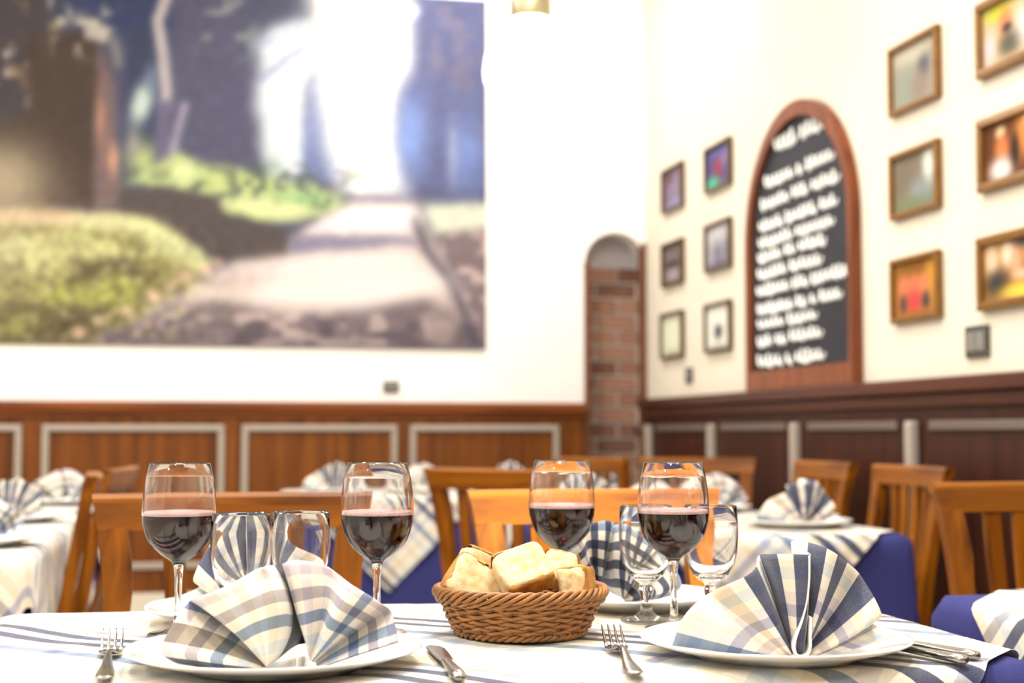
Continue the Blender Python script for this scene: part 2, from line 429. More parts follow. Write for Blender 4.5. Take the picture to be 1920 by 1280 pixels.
# wainscot on the back wall
tr = empty('trim_1'); tr['kind'] = 'structure'; tr['label'] = 'walnut wainscot with grey panel mouldings along the back wall'
structure('board', MB().box(XL, NX0 - .006, D - .022, D - .001, .30, DADO - .03), M['panel'], tr)
structure('cap_rail', MB().box(XL, NX0 - .006, D - .055, D - .001, DADO - .03, DADO + .012, .006), M['panel_x'], tr)
structure('frieze_rail', MB().box(XL, NX0 - .006, D - .036, D - .022, DADO - .055, DADO - .031, .004), M['panel_x'], tr)
def moulding_frame(par, p0, p1, z0, z1, along, face, wd=.028, dp=.016):
    """four bevelled strips round a panel; along: 'x' on the back wall, 'y' on the right wall"""
    for a0, a1, b0, b1 in ((p0, p1, z1 - wd, z1), (p0, p1, z0, z0 + wd), (p0, p0 + wd, z0 + wd, z1 - wd), (p1 - wd, p1, z0 + wd, z1 - wd)):
        m = MB()
        if along == 'x': m.box(a0, a1, face - dp, face - .0003, b0, b1, .006)
        else: m.box(face - dp, face - .0003, a0, a1, b0, b1, .006)
        m.build('moulding', M['moulding'], par)
for x0, x1 in ((-3.16, -2.40), (-2.32, -1.58), (-1.50, -.745), (-.665, .088), (.160, .838), (.893, 1.575)):
    moulding_frame(tr, x0, x1, .40, 1.012, 'x', D - .022)
structure('baseboard_back', MB().box(XL, NX0 - .006, D - .03, D - .001, 0, .299, .004), plain('pale_plinth', (.62, .56, .46), .6))
tr2 = empty('trim_2'); tr2['kind'] = 'structure'; tr2['label'] = 'walnut wainscot, colour darkened for shade, with pale upright battens along the right wall'
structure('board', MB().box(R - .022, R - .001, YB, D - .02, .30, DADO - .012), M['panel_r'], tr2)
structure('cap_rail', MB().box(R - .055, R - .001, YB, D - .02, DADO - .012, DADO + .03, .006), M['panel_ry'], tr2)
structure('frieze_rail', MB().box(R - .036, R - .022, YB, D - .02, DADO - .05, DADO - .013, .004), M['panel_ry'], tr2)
for k in range(-6, 4):
    y0 = 3.715 + k * .8165
    MB().box(R - .052, R - .0223, y0 - .022, y0 + .022, .40, 1.012, .008).build('batten', M['moulding'], tr2)
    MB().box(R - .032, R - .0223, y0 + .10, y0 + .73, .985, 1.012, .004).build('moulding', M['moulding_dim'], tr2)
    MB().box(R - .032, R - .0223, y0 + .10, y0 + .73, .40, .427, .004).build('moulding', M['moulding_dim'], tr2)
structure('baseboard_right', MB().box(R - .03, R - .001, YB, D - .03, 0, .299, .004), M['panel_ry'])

# ------------------------------------------------------------------ mural
C = Canvas(-30, -20, 930, 660, 2.0, (84, 86, 110))
C.poly([(-30, -20), (330, -20), (330, 90), (-30, 90)], (62, 70, 104), 20)
C.poly([(-30, -20), (110, -20), (100, 260), (-30, 300)], (76, 70, 74), 16)
C.speck((40, 110, 110, 170), (205, 205, 210), (34, 46), .72, 3)
C.speck((60, 150, 120, 200), (150, 125, 100), (26, 36), .66, 4, .6)
C.poly([(46, 78), (90, 56), (182, 60), (206, 150), (184, 230), (188, 392), (-30, 392), (-30, 262), (44, 205)], (78, 66, 60), 10, 1, 8, 1)
C.line([(105, 48), (150, 34), (190, 52), (216, 84), (226, 120)], 18, (168, 158, 140), 8, .7)
C.speck((170, 60, 70, 45), (205, 200, 190), (44, 60), .62, 8)
C.poly([(186, 76), (214, 150), (216, 250), (236, 392), (176, 392), (184, 210)], (124, 104, 106), 7, 1, 5, 2)
C.blob(188, 225, 9, 50, (190, 142, 120), .8); C.blob(212, 300, 9, 30, (225, 165, 135), .9)
C.blob(10, 350, 90, 70, (176, 160, 136), .75)
C.poly([(232, 60), (300, 40), (300, 350), (240, 350), (232, 200)], (66, 72, 98), 9)
C.blob(266, 195, 20, 42, (205, 222, 214), .95, .3, 3); C.blob(284, 150, 12, 30, (120, 135, 165), .8)
C.blob(268, 300, 30, 34, (196, 210, 140), .9); C.blob(250, 270, 12, 30, (170, 165, 160), .7)
C.poly([(326, -20), (462, -20), (480, 100), (492, 170), (478, 310), (430, 336), (336, 336), (328, 190)], (92, 92, 116), 9, 1, 6, 3)
C.speck((430, 50, 60, 60), (150, 158, 160), (30, 44), .6, 12, .7)
C.line([(318, -20), (296, 40), (304, 90), (312, 170), (310, 205)], 20, (192, 184, 186), 5)
C.line([(310, 205), (306, 260), (312, 350)], 30, (108, 104, 132), 6)
C.line([(346, 200), (330, 260), (316, 330)], 14, (160, 154, 178), 5)
# light gap and blue trees
C.poly([(482, 70), (590, 30), (580, 160), (580, 338), (505, 344), (484, 240), (486, 150)], (226, 236, 246), 12, 1, 8, 5)
C.line([(600, 70), (540, 110), (488, 150)], 12, (150, 160, 195), 6, .8)
C.line([(560, 60), (520, 74), (484, 84)], 10, (160, 172, 205), 6, .6)
C.blob(515, 320, 20, 40, (170, 195, 170), .5)
C.poly([(574, 150), (598, 130), (636, 240), (646, 336), (566, 336)], (112, 126, 176), 9, 1, 5, 6)
C.poly([(586, -20), (764, -20), (776, 70), (770, 112), (744, 170), (742, 240), (764, 376), (652, 376), (612, 250), (590, 100)], (255, 255, 255), 16, 1, 10, 7)
C.blob(690, 120, 110, 190, (255, 255, 255), .9, 0, 3)
C.blob(640, 230, 22, 110, (226, 234, 255), .8)
C.poly([(778, -20), (930, -20), (930, 372), (800, 372), (766, 320), (748, 250), (750, 180), (776, 110)], (98, 102, 140), 14, 1, 10, 9)
C.blob(770, 260, 34, 80, (140, 168, 236), .8); C.blob(876, 290, 34, 70, (126, 150, 214), .75); C.blob(848, 290, 10, 60, (170, 180, 215), .7)
C.speck((860, 60, 70, 90), (132, 122, 138), (30, 40), .6, 14, .45); C.speck((870, 170, 60, 90), (124, 114, 134), (26, 34), .6, 15, .4)
C.blob(772, 24, 14, 14, (215, 230, 255), .9, 0, 4)
# grass and banks
C.poly([(232, 350), (332, 286), (430, 318), (560, 346), (660, 366), (640, 392), (560, 414), (430, 416), (400, 380), (320, 352)], (184, 200, 140), 6, 1, 8, 10)
C.speck((470, 360, 200, 50), (96, 104, 96), (60, 70), .56, 16, .8)
C.blob(345, 325, 24, 22, (228, 238, 176), .95, 0, 3); C.blob(405, 340, 26, 16, (206, 222, 150), .9, .2, 3)
C.blob(500, 392, 86, 22, (228, 236, 176), .95, .12, 3); C.blob(570, 372, 60, 12, (150, 196, 140), .7, .1)
C.poly([(228, 362), (300, 356), (405, 372), (420, 400), (548, 440), (530, 480), (430, 486), (300, 430), (228, 396)], (88, 80, 80), 7, 1, 6, 18)
C.poly([(664, 378), (784, 378), (816, 450), (930, 660), (110, 660), (300, 565), (430, 492), (555, 440)], (206, 190, 188), 8, 1, 6, 20)
C.poly([(640, 392), (776, 392), (790, 438), (560, 440)], (244, 236, 242), 7)
C.blob(700, 372, 80, 6, (150, 140, 175), .7)
C.poly([(548, 444), (770, 446), (782, 462), (560, 476), (530, 474)], (134, 130, 158), 6, .9, 5, 21)
C.blob(640, 500, 170, 22, (246, 236, 234), .95, -.05, 3); C.blob(760, 530, 110, 22, (246, 238, 236), .9, 0, 3); C.blob(500, 540, 110, 18, (226, 208, 200), .85, -.12, 3)
C.poly([(110, 660), (230, 596), (420, 572), (620, 590), (780, 548), (930, 610), (930, 670)], (112, 100, 108), 10, .85, 14, 23)
C.speck((560, 600, 330, 50), (212, 192, 186), (40, 30), .6, 24, .75); C.speck((560, 630, 330, 40), (80, 72, 84), (40, 30), .6, 25, .6)
C.poly([(792, 384), (930, 380), (930, 440), (812, 446)], (220, 226, 206), 7)
C.poly([(812, 440), (930, 430), (930, 620), (900, 620)], (134, 118, 124), 8)
C.speck((880, 510, 60, 90), (212, 190, 188), (40, 46), .55, 26, .8)
C.line([(776, 412), (800, 470), (850, 540), (890, 640)], 16, (78, 74, 90), 8, .85)
# left bushes
C.poly([(-30, 398), (140, 404), (270, 402), (330, 440), (394, 486), (380, 522), (285, 580), (140, 660), (-30, 660)], (146, 140, 92), 8, 1, 10, 30)
C.poly([(-30, 396), (120, 400), (250, 402), (300, 430), (130, 424), (-30, 420)], (226, 210, 172), 5, .9, 4, 40)
C.poly([(130, 406), (290, 402), (345, 440), (398, 482), (382, 506), (330, 482), (240, 434), (150, 428)], (216, 220, 166), 7, .95, 9, 41)
C.poly([(-30, 446), (150, 440), (266, 470), (252, 504), (120, 500), (-30, 486)], (206, 206, 146), 8, .9, 12, 43)
C.poly([(126, 488), (240, 488), (306, 522), (262, 528), (150, 544)], (106, 96, 72), 8, .9, 9, 45)
C.poly([(70, 536), (200, 520), (276, 528), (240, 574), (100, 574)], (170, 174, 96), 8, .9, 10, 47)
C.poly([(40, 566), (225, 580), (150, 660), (-30, 660), (-30, 600)], (104, 94, 70), 9, .85, 10, 49)
C.blob(20, 612, 34, 20, (168, 170, 96), .8)
C.speck((190, 520, 230, 120), (216, 216, 160), (60, 70), .62, 31, .5); C.speck((150, 560, 220, 100), (88, 80, 60), (50, 60), .66, 32, .5)
for bx_, by_, br_ in ((288, 556, 17), (236, 584, 13), (188, 602, 12), (148, 624, 15), (345, 520, 18), (388, 506, 16), (318, 538, 10), (410, 490, 12)):
    C.blob(bx_, by_, br_, br_ * .8, (222, 192, 168), .85, 0, 3)
C.poly([(228, 362), (300, 356), (405, 374), (420, 400), (548, 440), (534, 478), (430, 486), (394, 478), (300, 414), (228, 396)], (92, 84, 84), 6, .95, 5, 51)
C.blob(50, 402, 90, 12, (228, 192, 164), .8); C.blob(0, 470, 90, 90, (204, 194, 160), .45); C.blob(0, 330, 70, 60, (190, 176, 150), .6)
n1 = noise2(*C.X.shape, (66, 94), 71); n2 = noise2(*C.X.shape, (110, 160), 72)
low = np.clip((C.Y - 400) / 60, 0, 1) * np.clip((430 - C.X) / 60, 0, 1)
C.im = C.im * (1 + (low * ((n1 - .5) * .30 + (n2 - .5) * .25))[..., None])
C.im = C.im * (1 + ((1 - low) * ((n1 - .5) * .10))[..., None])
C.poly([(560, 480), (770, 470), (830, 540), (700, 580), (470, 560)], (244, 234, 232), 12, .75, 8, 53)
C.blob(640, 545, 190, 26, (252, 244, 242), .75, -.05, 3); C.blob(715, 405, 70, 20, (255, 250, 252), .8, 0, 3)
C.im = np.clip(C.im, 0, 255); C.im = C.blur(C.im, 2)
mu = empty('forest_mural', (0, D, 0), label='wide mural print of a sunlit path under dark trees on the back wall', cat='mural')
mx0, mx1, mz0, mz1 = -1.95, 1.238, 1.352, 2.952
nu, nv = 250, 126
gx, gz = np.meshgrid(np.linspace(mx0, mx1, nu + 1), np.linspace(mz0, mz1, nv + 1))
def proj(x, y, z):
    v = [x - CAM.x, y - CAM.y, z - CAM.z]; dd = sum(v[i] * FW[i] for i in range(3))
    return 960 + F * sum(v[i] * RT[i] for i in range(3)) / dd, 640 - F * sum(v[i] * UP[i] for i in range(3)) / dd
u_, v_ = proj(gx, np.full(gx.shape, D), gz)
u_ = np.where(u_ < -20, -40 - u_, u_)
print_sheet('printed_sheet', (mx0, -.0155, mz0), (mx1 - mx0, 0, 0), (0, 0, mz1 - mz0), nu, nv, C.sample(u_, v_), mu, .74)
MB().box(mx0, mx1, -.015, -.001, mz0, mz1).build('backing_board', M['mat_board'], mu)

# ------------------------------------------------------------------ framed photographs on the right wall
def framed(label, lt, lb, rx, blobs, base, frame, wd=.018, gain=.8, depth=.022, mount=0, group=None):
    a, b = on_x(*lt, R), on_x(*lb, R)
    c = on_x(rx, lt[1], R)
    y0, y1 = min(c.y, a.y), max(c.y, a.y); z0, z1 = min(a.z, b.z), max(a.z, b.z)
    t = empty('picture_frame', (R, (y0 + y1) / 2, z0), label=label, cat='picture', group='framed photographs on the right wall')
    hw, h = (y1 - y0) / 2, z1 - z0
    for p in ((-hw, hw, 0, wd), (-hw, hw, h - wd, h), (-hw, -hw + wd, wd, h - wd), (hw - wd, hw, wd, h - wd)):
        MB().box(-depth, -.001, *p, .004).build('frame_bar', M[frame], t)
    cv = Canvas(0, 0, 100, 100, 2.5, base)
    for q in blobs:
        if q[0] == 'p': cv.poly(q[1], q[2], 4)
        else: cv.blob(*q[:4], q[4], q[5] if len(q) > 5 else .95, 0, 3)
    MB().box(-.008, -.002, -hw + wd * .6, hw - wd * .6, wd * .6, h - wd * .6).build('backing', M['mat_board'], t)
    i = wd * .8 + mount
    g1, g2 = np.meshgrid(np.linspace(0, 100, 41), np.linspace(100, 0, 41))
    print_sheet('photo_print', (-.009, hw - i, i), (0, -2 * hw + 2 * i, 0), (0, 0, h - 2 * i), 40, 40, cv.sample(g1, g2), t, gain)
    return t
def people(bg, bodies):                      # bodies: (x, head y, body colour, skin)
    out = []
    for x, hy, c, sk in bodies:
        out += [(x, hy + 42, 15, 34, c), (x, hy, 8, 11, sk), (x, hy - 7, 7, 6, (50, 38, 32), .8)]
    return out
framed('small dark frame, top one of the column beside the brick niche', (1246, 322), (1246, 403), 1285,
       [(55, 50, 30, 40, (150, 132, 160)), (30, 20, 20, 20, (110, 80, 80)), (60, 90, 40, 14, (150, 150, 190))], (124, 104, 128), 'brownframe', .015)
framed('small dark frame with a grey photograph, middle of the column beside the brick niche', (1246, 460), (1246, 541), 1285,
       [(50, 28, 40, 18, (126, 116, 112)), (50, 52, 50, 8, (70, 56, 54)), (50, 80, 36, 18, (176, 164, 170))], (112, 98, 100), 'brownframe', .015)
framed('pale certificate in a thin frame low beside the brick niche', (1244, 590), (1244, 675), 1285,
       [(50, 50, 44, 46, (236, 238, 214)), (50, 92, 40, 6, (190, 186, 160))], (214, 216, 190), 'brownframe', .015)
framed('small frame with a red figure over green, top of the column left of the chalkboard', (1327, 281), (1327, 366), 1375,
       [(50, 50, 14, 30, (176, 52, 62)), (25, 88, 30, 18, (92, 196, 152)), (75, 30, 20, 26, (140, 120, 170)), (40, 16, 40, 14, (100, 96, 150))], (96, 84, 128), 'brownframe', .015)
framed('small frame with grey towers, middle of the column left of the chalkboard', (1327, 424), (1327, 514), 1375,
       [(50, 25, 46, 26, (206, 204, 204)), (46, 70, 12, 34, (110, 110, 130)), (76, 74, 12, 40, (130, 126, 140)), (50, 94, 46, 8, (110, 90, 120))], (168, 162, 172), 'brownframe', .015)
framed('white poster with one dark block, lowest of the column left of the chalkboard', (1327, 572), (1327, 663), 1375,
       [(50, 60, 16, 18, (52, 50, 66)), (50, 25, 40, 20, (244, 242, 232)), (50, 94, 44, 7, (196, 190, 176))], (236, 234, 222), 'brownframe', .015)
framed('gilt frame with a faded grey portrait, top of the column right of the chalkboard', (1674, 95), (1676, 223), 1767,
       [(70, 45, 14, 24, (92, 92, 100)), (30, 70, 26, 40, (148, 156, 144)), (62, 75, 22, 26, (150, 132, 122)), (40, 12, 50, 20, (196, 190, 168))], (166, 158, 142), 'gold')
framed('gilt frame with a grey street view, middle of the column right of the chalkboard', (1676, 294), (1677, 416), 1768,
       [(80, 30, 14, 36, (226, 230, 220)), (30, 40, 30, 40, (124, 112, 94)), (60, 70, 26, 26, (140, 150, 150)), (40, 88, 40, 14, (120, 130, 96))], (132, 124, 108), 'gold')
framed('gilt frame with people in red, lowest of the column right of the chalkboard', (1678, 489), (1679, 609), 1769,
       [(50, 18, 50, 18, (140, 96, 40)), (85, 30, 14, 40, (206, 146, 60)), (22, 44, 11, 20, (228, 124, 96)), (45, 44, 11, 20, (230, 120, 92)), (66, 44, 11, 20, (224, 130, 96)),
        (45, 74, 18, 22, (206, 70, 74)), (20, 76, 9, 18, (84, 66, 74)), (72, 74, 9, 16, (70, 58, 66)), (50, 97, 50, 7, (166, 104, 40))], (178, 120, 62), 'gold')
framed('large gilt frame with two seated people, highest at the edge of the photo', (1839, 12), (1841, 153), 1978,
       [(25, 14, 24, 16, (196, 196, 60)), (38, 38, 11, 24, (214, 130, 84)), (45, 72, 20, 20, (88, 86, 72)), (76, 50, 22, 42, (226, 222, 228)), (80, 16, 16, 18, (230, 160, 110)), (12, 70, 10, 30, (220, 200, 205)), (40, 46, 8, 8, (60, 50, 60))], (202, 178, 140), 'gold', .024)
framed('large gilt frame with a white-aproned figure, second down at the right edge', (1841, 228), (1843, 365), 1982,
       [(28, 20, 8, 11, (236, 220, 170)), (30, 46, 12, 22, (224, 130, 76)), (28, 82, 20, 22, (244, 238, 236)), (62, 36, 15, 40, (220, 140, 70)), (76, 12, 12, 14, (255, 240, 190)), (50, 56, 7, 30, (50, 34, 28)), (88, 76, 16, 30, (74, 50, 40))], (98, 58, 34), 'gold', .024)
framed('large gilt frame with a group at a yellow table, above the square switch plate', (1841, 448), (1843, 585), 1980,
       [(14, 30, 12, 34, (232, 208, 176)), (40, 22, 12, 26, (244, 226, 200)), (52, 38, 9, 24, (228, 172, 140)), (22, 70, 20, 24, (60, 60, 56)), (82, 30, 14, 22, (250, 246, 236)), (60, 60, 14, 10, (236, 190, 160)), (62, 88, 36, 16, (252, 214, 84)), (84, 52, 12, 9, (50, 36, 26)), (70, 8, 22, 9, (84, 80, 90))], (170, 118, 66), 'gold', .024)
# ------------------------------------------------------------------ chalkboard with an arched top
pL, pR = on_x(1415, 735, R), on_x(1620, 725, R)
by0, by1 = pR.y, pL.y                        # near and far sides
bz0, bz1 = DADO + .032, on_x(1535, 173, R).z
cb = empty('arched_chalkboard', (R, (by0 + by1) / 2, bz0), label='tall arched chalkboard menu in a brown wooden frame', cat='chalkboard')
hw, H = (by1 - by0) / 2, bz1 - bz0
def arch_outline(inset, k=28, ry=None):
    a = hw - inset; spring = H - hw * 1.02
    ry = hw * 1.02 - inset * 1.6; lo = inset * 2.0
    pts = [(-a, lo)] + [(-a * math.cos(t), spring + ry * math.sin(t)) for t in np.linspace(0, PI, k)] + [(a, lo)]
    return pts
def ring_prism(o_pts, i_pts, x0, x1):
    n = len(o_pts); v = []
    for x in (x0, x1):
        v += [(x, y, z) for y, z in o_pts] + [(x, y, z) for y, z in i_pts]
    f = []
    for i in range(n):
        j = (i + 1) % n
        f += [(i, n + i, n + j, j), (2 * n + i, 2 * n + j, 3 * n + j, 3 * n + i), (i, j, 2 * n + j, 2 * n + i), (n + i, 3 * n + i, 3 * n + j, n + j)]
    return v, f
o_, i_ = arch_outline(0), arch_outline(.034)
MB().add(*ring_prism(o_, i_, -.035, -.001)).build('wooden_frame', M['board_frame'], cb)
ii = arch_outline(.031)
MB().add([(-.016, y, z) for y, z in ii] + [(-.004, y, z) for y, z in ii],
         [tuple(range(len(ii) - 1, -1, -1)), tuple(range(len(ii), 2 * len(ii)))] + [(k, (k + 1) % len(ii), len(ii) + (k + 1) % len(ii), len(ii) + k) for k in range(len(ii))]).build('slate_panel', M['slate'], cb)
def scrawl(par, p0, p1, height, words, seed):
    """one handwritten chalk line between two points of the board (y, z), as thin chalk strokes"""
    r = random.Random(seed); (ya, za), (yb, zb) = p0, p1
    L = math.hypot(yb - ya, zb - za); m = MB(); t = 0
    tot = sum(words) + .9 * (len(words) - 1); ux, uz = (yb - ya) / L, (zb - za) / L
    for wn in words:
        n = int(wn); pts = []
        for k in range(n * 6 + 1):
            s_ = (t + k / 6) / tot * L; ph = k / 6 * 2 * PI
            hh = height * (.5 + .42 * math.sin(ph) * (1.0 if r.random() < .8 else 1.5)); sl = height * .28 * math.cos(ph)
            pts.append((-.0172, ya + ux * (s_ + sl), za + uz * s_ + hh))
        m.tube(pts, .0065, 4); t += wn + .9
    return m.build('chalk_line', M['chalk'], par)
# (pixel row of the line's middle at column 1530, left and right end columns, letter height, letters per word)
LINES = [(233, 1452, 1556, .046, [4, 5]), (301, 1434, 1562, .038, [6, 1, 5]), (344, 1427, 1572, .037, [6, 3, 5]), (387, 1424, 1568, .036, [5, 6, 3]), (421, 1423, 1562, .036, [7, 7]),
         (451, 1422, 1546, .036, [5, 2, 5]), (485, 1421, 1540, .036, [6, 6]), (519, 1420, 1592, .037, [7, 3, 7]), (558, 1421, 1577, .037, [8, 2, 1, 4]),
         (587, 1421, 1530, .036, [5, 5]), (622, 1421, 1540, .036, [3, 2, 6]), (664, 1421, 1544, .038, [5, 1, 5])]
for k, (row_, xa_, xb_, h, wds) in enumerate(LINES):
    h *= 1.12
    zc = on_x(1530, row_, R - .017).z - bz0 - h * .5
    ya_, yb_ = on_x(xa_, row_, R - .017).y - cb.location.y, on_x(xb_, row_, R - .017).y - cb.location.y
    scrawl(cb, (ya_, zc), (yb_, zc), h, wds, k)
# ------------------------------------------------------------------ switch plates
def switch(label, loc, rz, wd, ht, n):
    t = empty('switch_plate', loc, rz, label=label, cat='switch')
    MB().box(-wd / 2, wd / 2, -.010, -.001, -ht / 2, ht / 2, .003).build('cover_plate', M['dark_plate'], t)
    for k in range(n):
        x = (k - (n - 1) / 2) * wd * .8 / n
        MB().box(x - wd * .36 / n, x + wd * .36 / n, -.0135, -.009, -ht * .30, ht * .30, .0015).build('rocker', M['plate_light'], t)
p = on_y(733, 725, D); switch('dark double socket plate on the white wall below the mural', p, 0, .070, .050, 2)
p = on_x(1294, 703, R); switch('small dark switch plate under the pale certificate', p, -PI / 2, .085, .062, 1)
p = on_x(1836, 640, R); switch('square dark switch plate under the large gilt frames', p, -PI / 2, .115, .085, 2)
# ------------------------------------------------------------------ pendant lamp
d_ = 4.6
pc = table_at(995, d_, 2.085)
pl = empty('pendant_lamp', pc, label='white glowing glass dome pendant hanging before the back wall', cat='lamp')
em, nt, b = new_mat('glowing_opal_glass')
b.inputs['Base Color'].default_value = (.9, .88, .82, 1); b.inputs['Emission Color'].default_value = (1, .97, .9, 1); b.inputs['Emission Strength'].default_value = 2.2
prof = [(.128, 0), (.140, .006), (.151, .03), (.153, .06), (.148, .10), (.134, .145), (.108, .19), (.075, .222), (.062, .232),
        (.058, .228), (.072, .217), (.104, .186), (.130, .142), (.144, .10), (.148, .06), (.146, .03), (.136, .010), (.128, .004), (.128, 0)]
MB().lathe(prof, 48).build('glass_shade', em, pl, True)
MB().lathe([(0, .226), (.063, .226), (.066, .235), (.066, .30), (.058, .315), (.02, .325), (.02, .345), (0, .345)], 32).build('brass_cap', M['brass'], pl, True)
MB().lathe([(0, .34), (.006, .34), (.006, CEIL - pc.z - .02), (0, CEIL - pc.z - .02)], 10).build('stem', M['brass'], pl, True)
MB().lathe([(0, CEIL - pc.z - .03), (.05, CEIL - pc.z - .03), (.06, CEIL - pc.z - .002), (0, CEIL - pc.z - .002)], 24).build('ceiling_rose', M['brass'], pl, True)
MB().lathe([(0, .10), (.03, .105), (.04, .14), (.028, .18), (.015, .22), (0, .225)], 16).build('bulb', em, pl, True)
pt = bpy.data.lights.new('pendant_light', 'POINT'); pt.energy = 14; pt.color = (1, .95, .86); pt.shadow_soft_size = .05
po = bpy.data.objects.new('pendant_light', pt); COL.objects.link(po); po.location = (pc.x, pc.y, pc.z + .02)
# ceiling downlight fittings (above the frame; each one holds its lamp)
for x, y, watts in LAMPS + [(.55, -.35, 0)]:
    o = MB().lathe([(.135, 0), (.165, .002), (.168, .012), (.15, .028), (.135, .028), (.133, .01), (.135, 0)], 24).build('downlight_ring', M['ceiling'], ceiling, True)
    o.location = (x, y, CEIL - .03)

# ================================================================== TABLES
def drape(name, cx, cy, rot, hx, hy, top, ox0, ox1, oy0, oy1, mat, res, wave=.006, er=.012, uv0=(0, 0), crot=0, wob=0, seed=1, off=0):
    """cloth laid on a table (half sizes hx, hy, height top); o* = cloth extents in table axes; crot turns the cloth on the table"""
    nx, ny = max(4, int((ox1 - ox0) / res)), max(4, int((oy1 - oy0) / res))
    U, V = np.meshgrid(np.linspace(ox0, ox1, nx + 1), np.linspace(oy0, oy1, ny + 1))
    ca, sa = math.cos(crot), math.sin(crot)
    x, y = U * ca - V * sa, U * sa + V * ca
    bx, by = np.clip(x, -hx, hx), np.clip(y, -hy, hy)
    ex, ey = x - bx, y - by; L = np.hypot(ex, ey); Ls = np.maximum(L, 1e-9); nx_, ny_ = ex / Ls, ey / Ls
    a = np.minimum(L / er, PI / 2); drop = np.maximum(L - er * PI / 2, 0)
    out = er * np.sin(a)
    s_ = bx * ny_ - by * nx_ + np.arctan2(ny_, nx_) * .25
    out = out + np.clip(drop / .25, 0, 1) * wave * (1 + np.sin(s_ * 34 + seed) * .8 + np.sin(s_ * 71 + seed * 2) * .4) + drop * .04
    out = out + off * np.clip(L / .02, 0, 1)
    z = top - er * (1 - np.cos(a)) - drop
    if wob:
        n1 = noise2(ny + 1, nx + 1, (7, 10), seed) - .5; n2 = noise2(ny + 1, nx + 1, (16, 22), seed + 5) - .5
        z = z + np.where(L < 1e-6, (n1 * 1.0 + n2 * .5) * wob, (n1 * wob * .4))
    X, Y = bx + nx_ * out, by + ny_ * out
    v = np.stack([X, Y, z], -1).reshape(-1, 3); w_ = nx + 1
    f = [(j * w_ + i, j * w_ + i + 1, (j + 1) * w_ + i + 1, (j + 1) * w_ + i) for j in range(ny) for i in range(nx)]
    o = mesh(name, v, f, mat, None, True)
    set_uv(o.data, np.stack([U + uv0[0], V + uv0[1]], -1).reshape(-1, 2))
    o.location = (cx, cy, 0); o.rotation_euler = (0, 0, rot)
    return o
def table(cx, cy, hx, hy, rot, where, over, under_drop=.42, uv0=(0, 0), crot=0, res=.02, wob=0, seed=1, h=.75):
    t = empty('dining_table', (cx, cy, 0), rot, label='wooden table under navy and check cloths, ' + where, cat='table')
    MB().box(-hx, hx, -hy, hy, h - .028, h - .004, .004).build('tabletop', M['table_wood'], t)
    MB().box(-hx + .06, hx - .06, -hy + .06, hy - .06, h - .095, h - .0285).build('apron', M['table_wood'], t)
    for sx in (-1, 1):
        for sy in (-1, 1):
            MB().box(sx * (hx - .075) - .025, sx * (hx - .075) + .025, sy * (hy - .075) - .025, sy * (hy - .075) + .025, 0, h - .0955, .003).build('leg', M['table_wood'], t)
    u = drape('tablecloth', cx, cy, rot, hx, hy, h - .0005, -hx - under_drop, hx + under_drop, -hy - under_drop, hy + under_drop, M['navy'], .03, .003, .012, seed=seed)
    tag(u, 'navy blue undercloth hanging from ' + where, 'tablecloth')
    o = drape('check_overcloth', cx, cy, rot, hx + .004, hy + .004, h + .0045, *over, M['cloth'], res, .0065, .014, uv0, crot, wob, seed + 3, off=.009)
    tag(o, 'blue and cream check overcloth laid over ' + where, 'tablecloth')
    return t
TOP = .755
# the table in front: right edge x=.826, far edge y=1.865
Q = math.radians(-45)
table(.297, 1.575, .522, .290, 0, 'the near table with the bread basket', (-.58, .533, -.60, .575), uv0=(.60, .615), crot=Q + .02, res=.008, wob=.005, seed=2)
table(1.36, 1.535, .335, .328, 0, 'the lower-right table', (-.40, .40, -.40, .40), uv0=(.5, .56), crot=Q + .06, res=.012, seed=5)
table(1.205, 3.29, .345, .33, 0, 'the first right-wall table', (-.43, .43, -.43, .43), uv0=(.6, .5), crot=Q, seed=7)
table(1.205, 4.02, .345, .33, 0, 'the second right-wall table', (-.43, .43, -.43, .43), uv0=(.5, .6), crot=Q, seed=9)
table(-.69, 3.13, .355, .34, 0, 'the nearest left-edge table', (-.58, .60, -.60, .60), uv0=(.55, .5), crot=Q, seed=11)
table(-.69, 3.86, .355, .34, 0, 'the middle left-edge table', (-.58, .60, -.60, .60), uv0=(.53, .5), crot=Q, seed=13)
table(-.69, 4.62, .355, .34, 0, 'the farthest left-edge table', (-.47, .47, -.47, .47), uv0=(.5, .52), crot=Q, seed=15)
table(.64, 5.36, .32, .32, 0, 'the far table under the mural', (-.47, .47, -.47, .47), uv0=(.5, .52), crot=Q, seed=17)
table(1.36, 5.36, .32, .32, 0, 'the far table before the brick niche', (-.47, .47, -.47, .47), uv0=(.6, .52), crot=Q, seed=19)

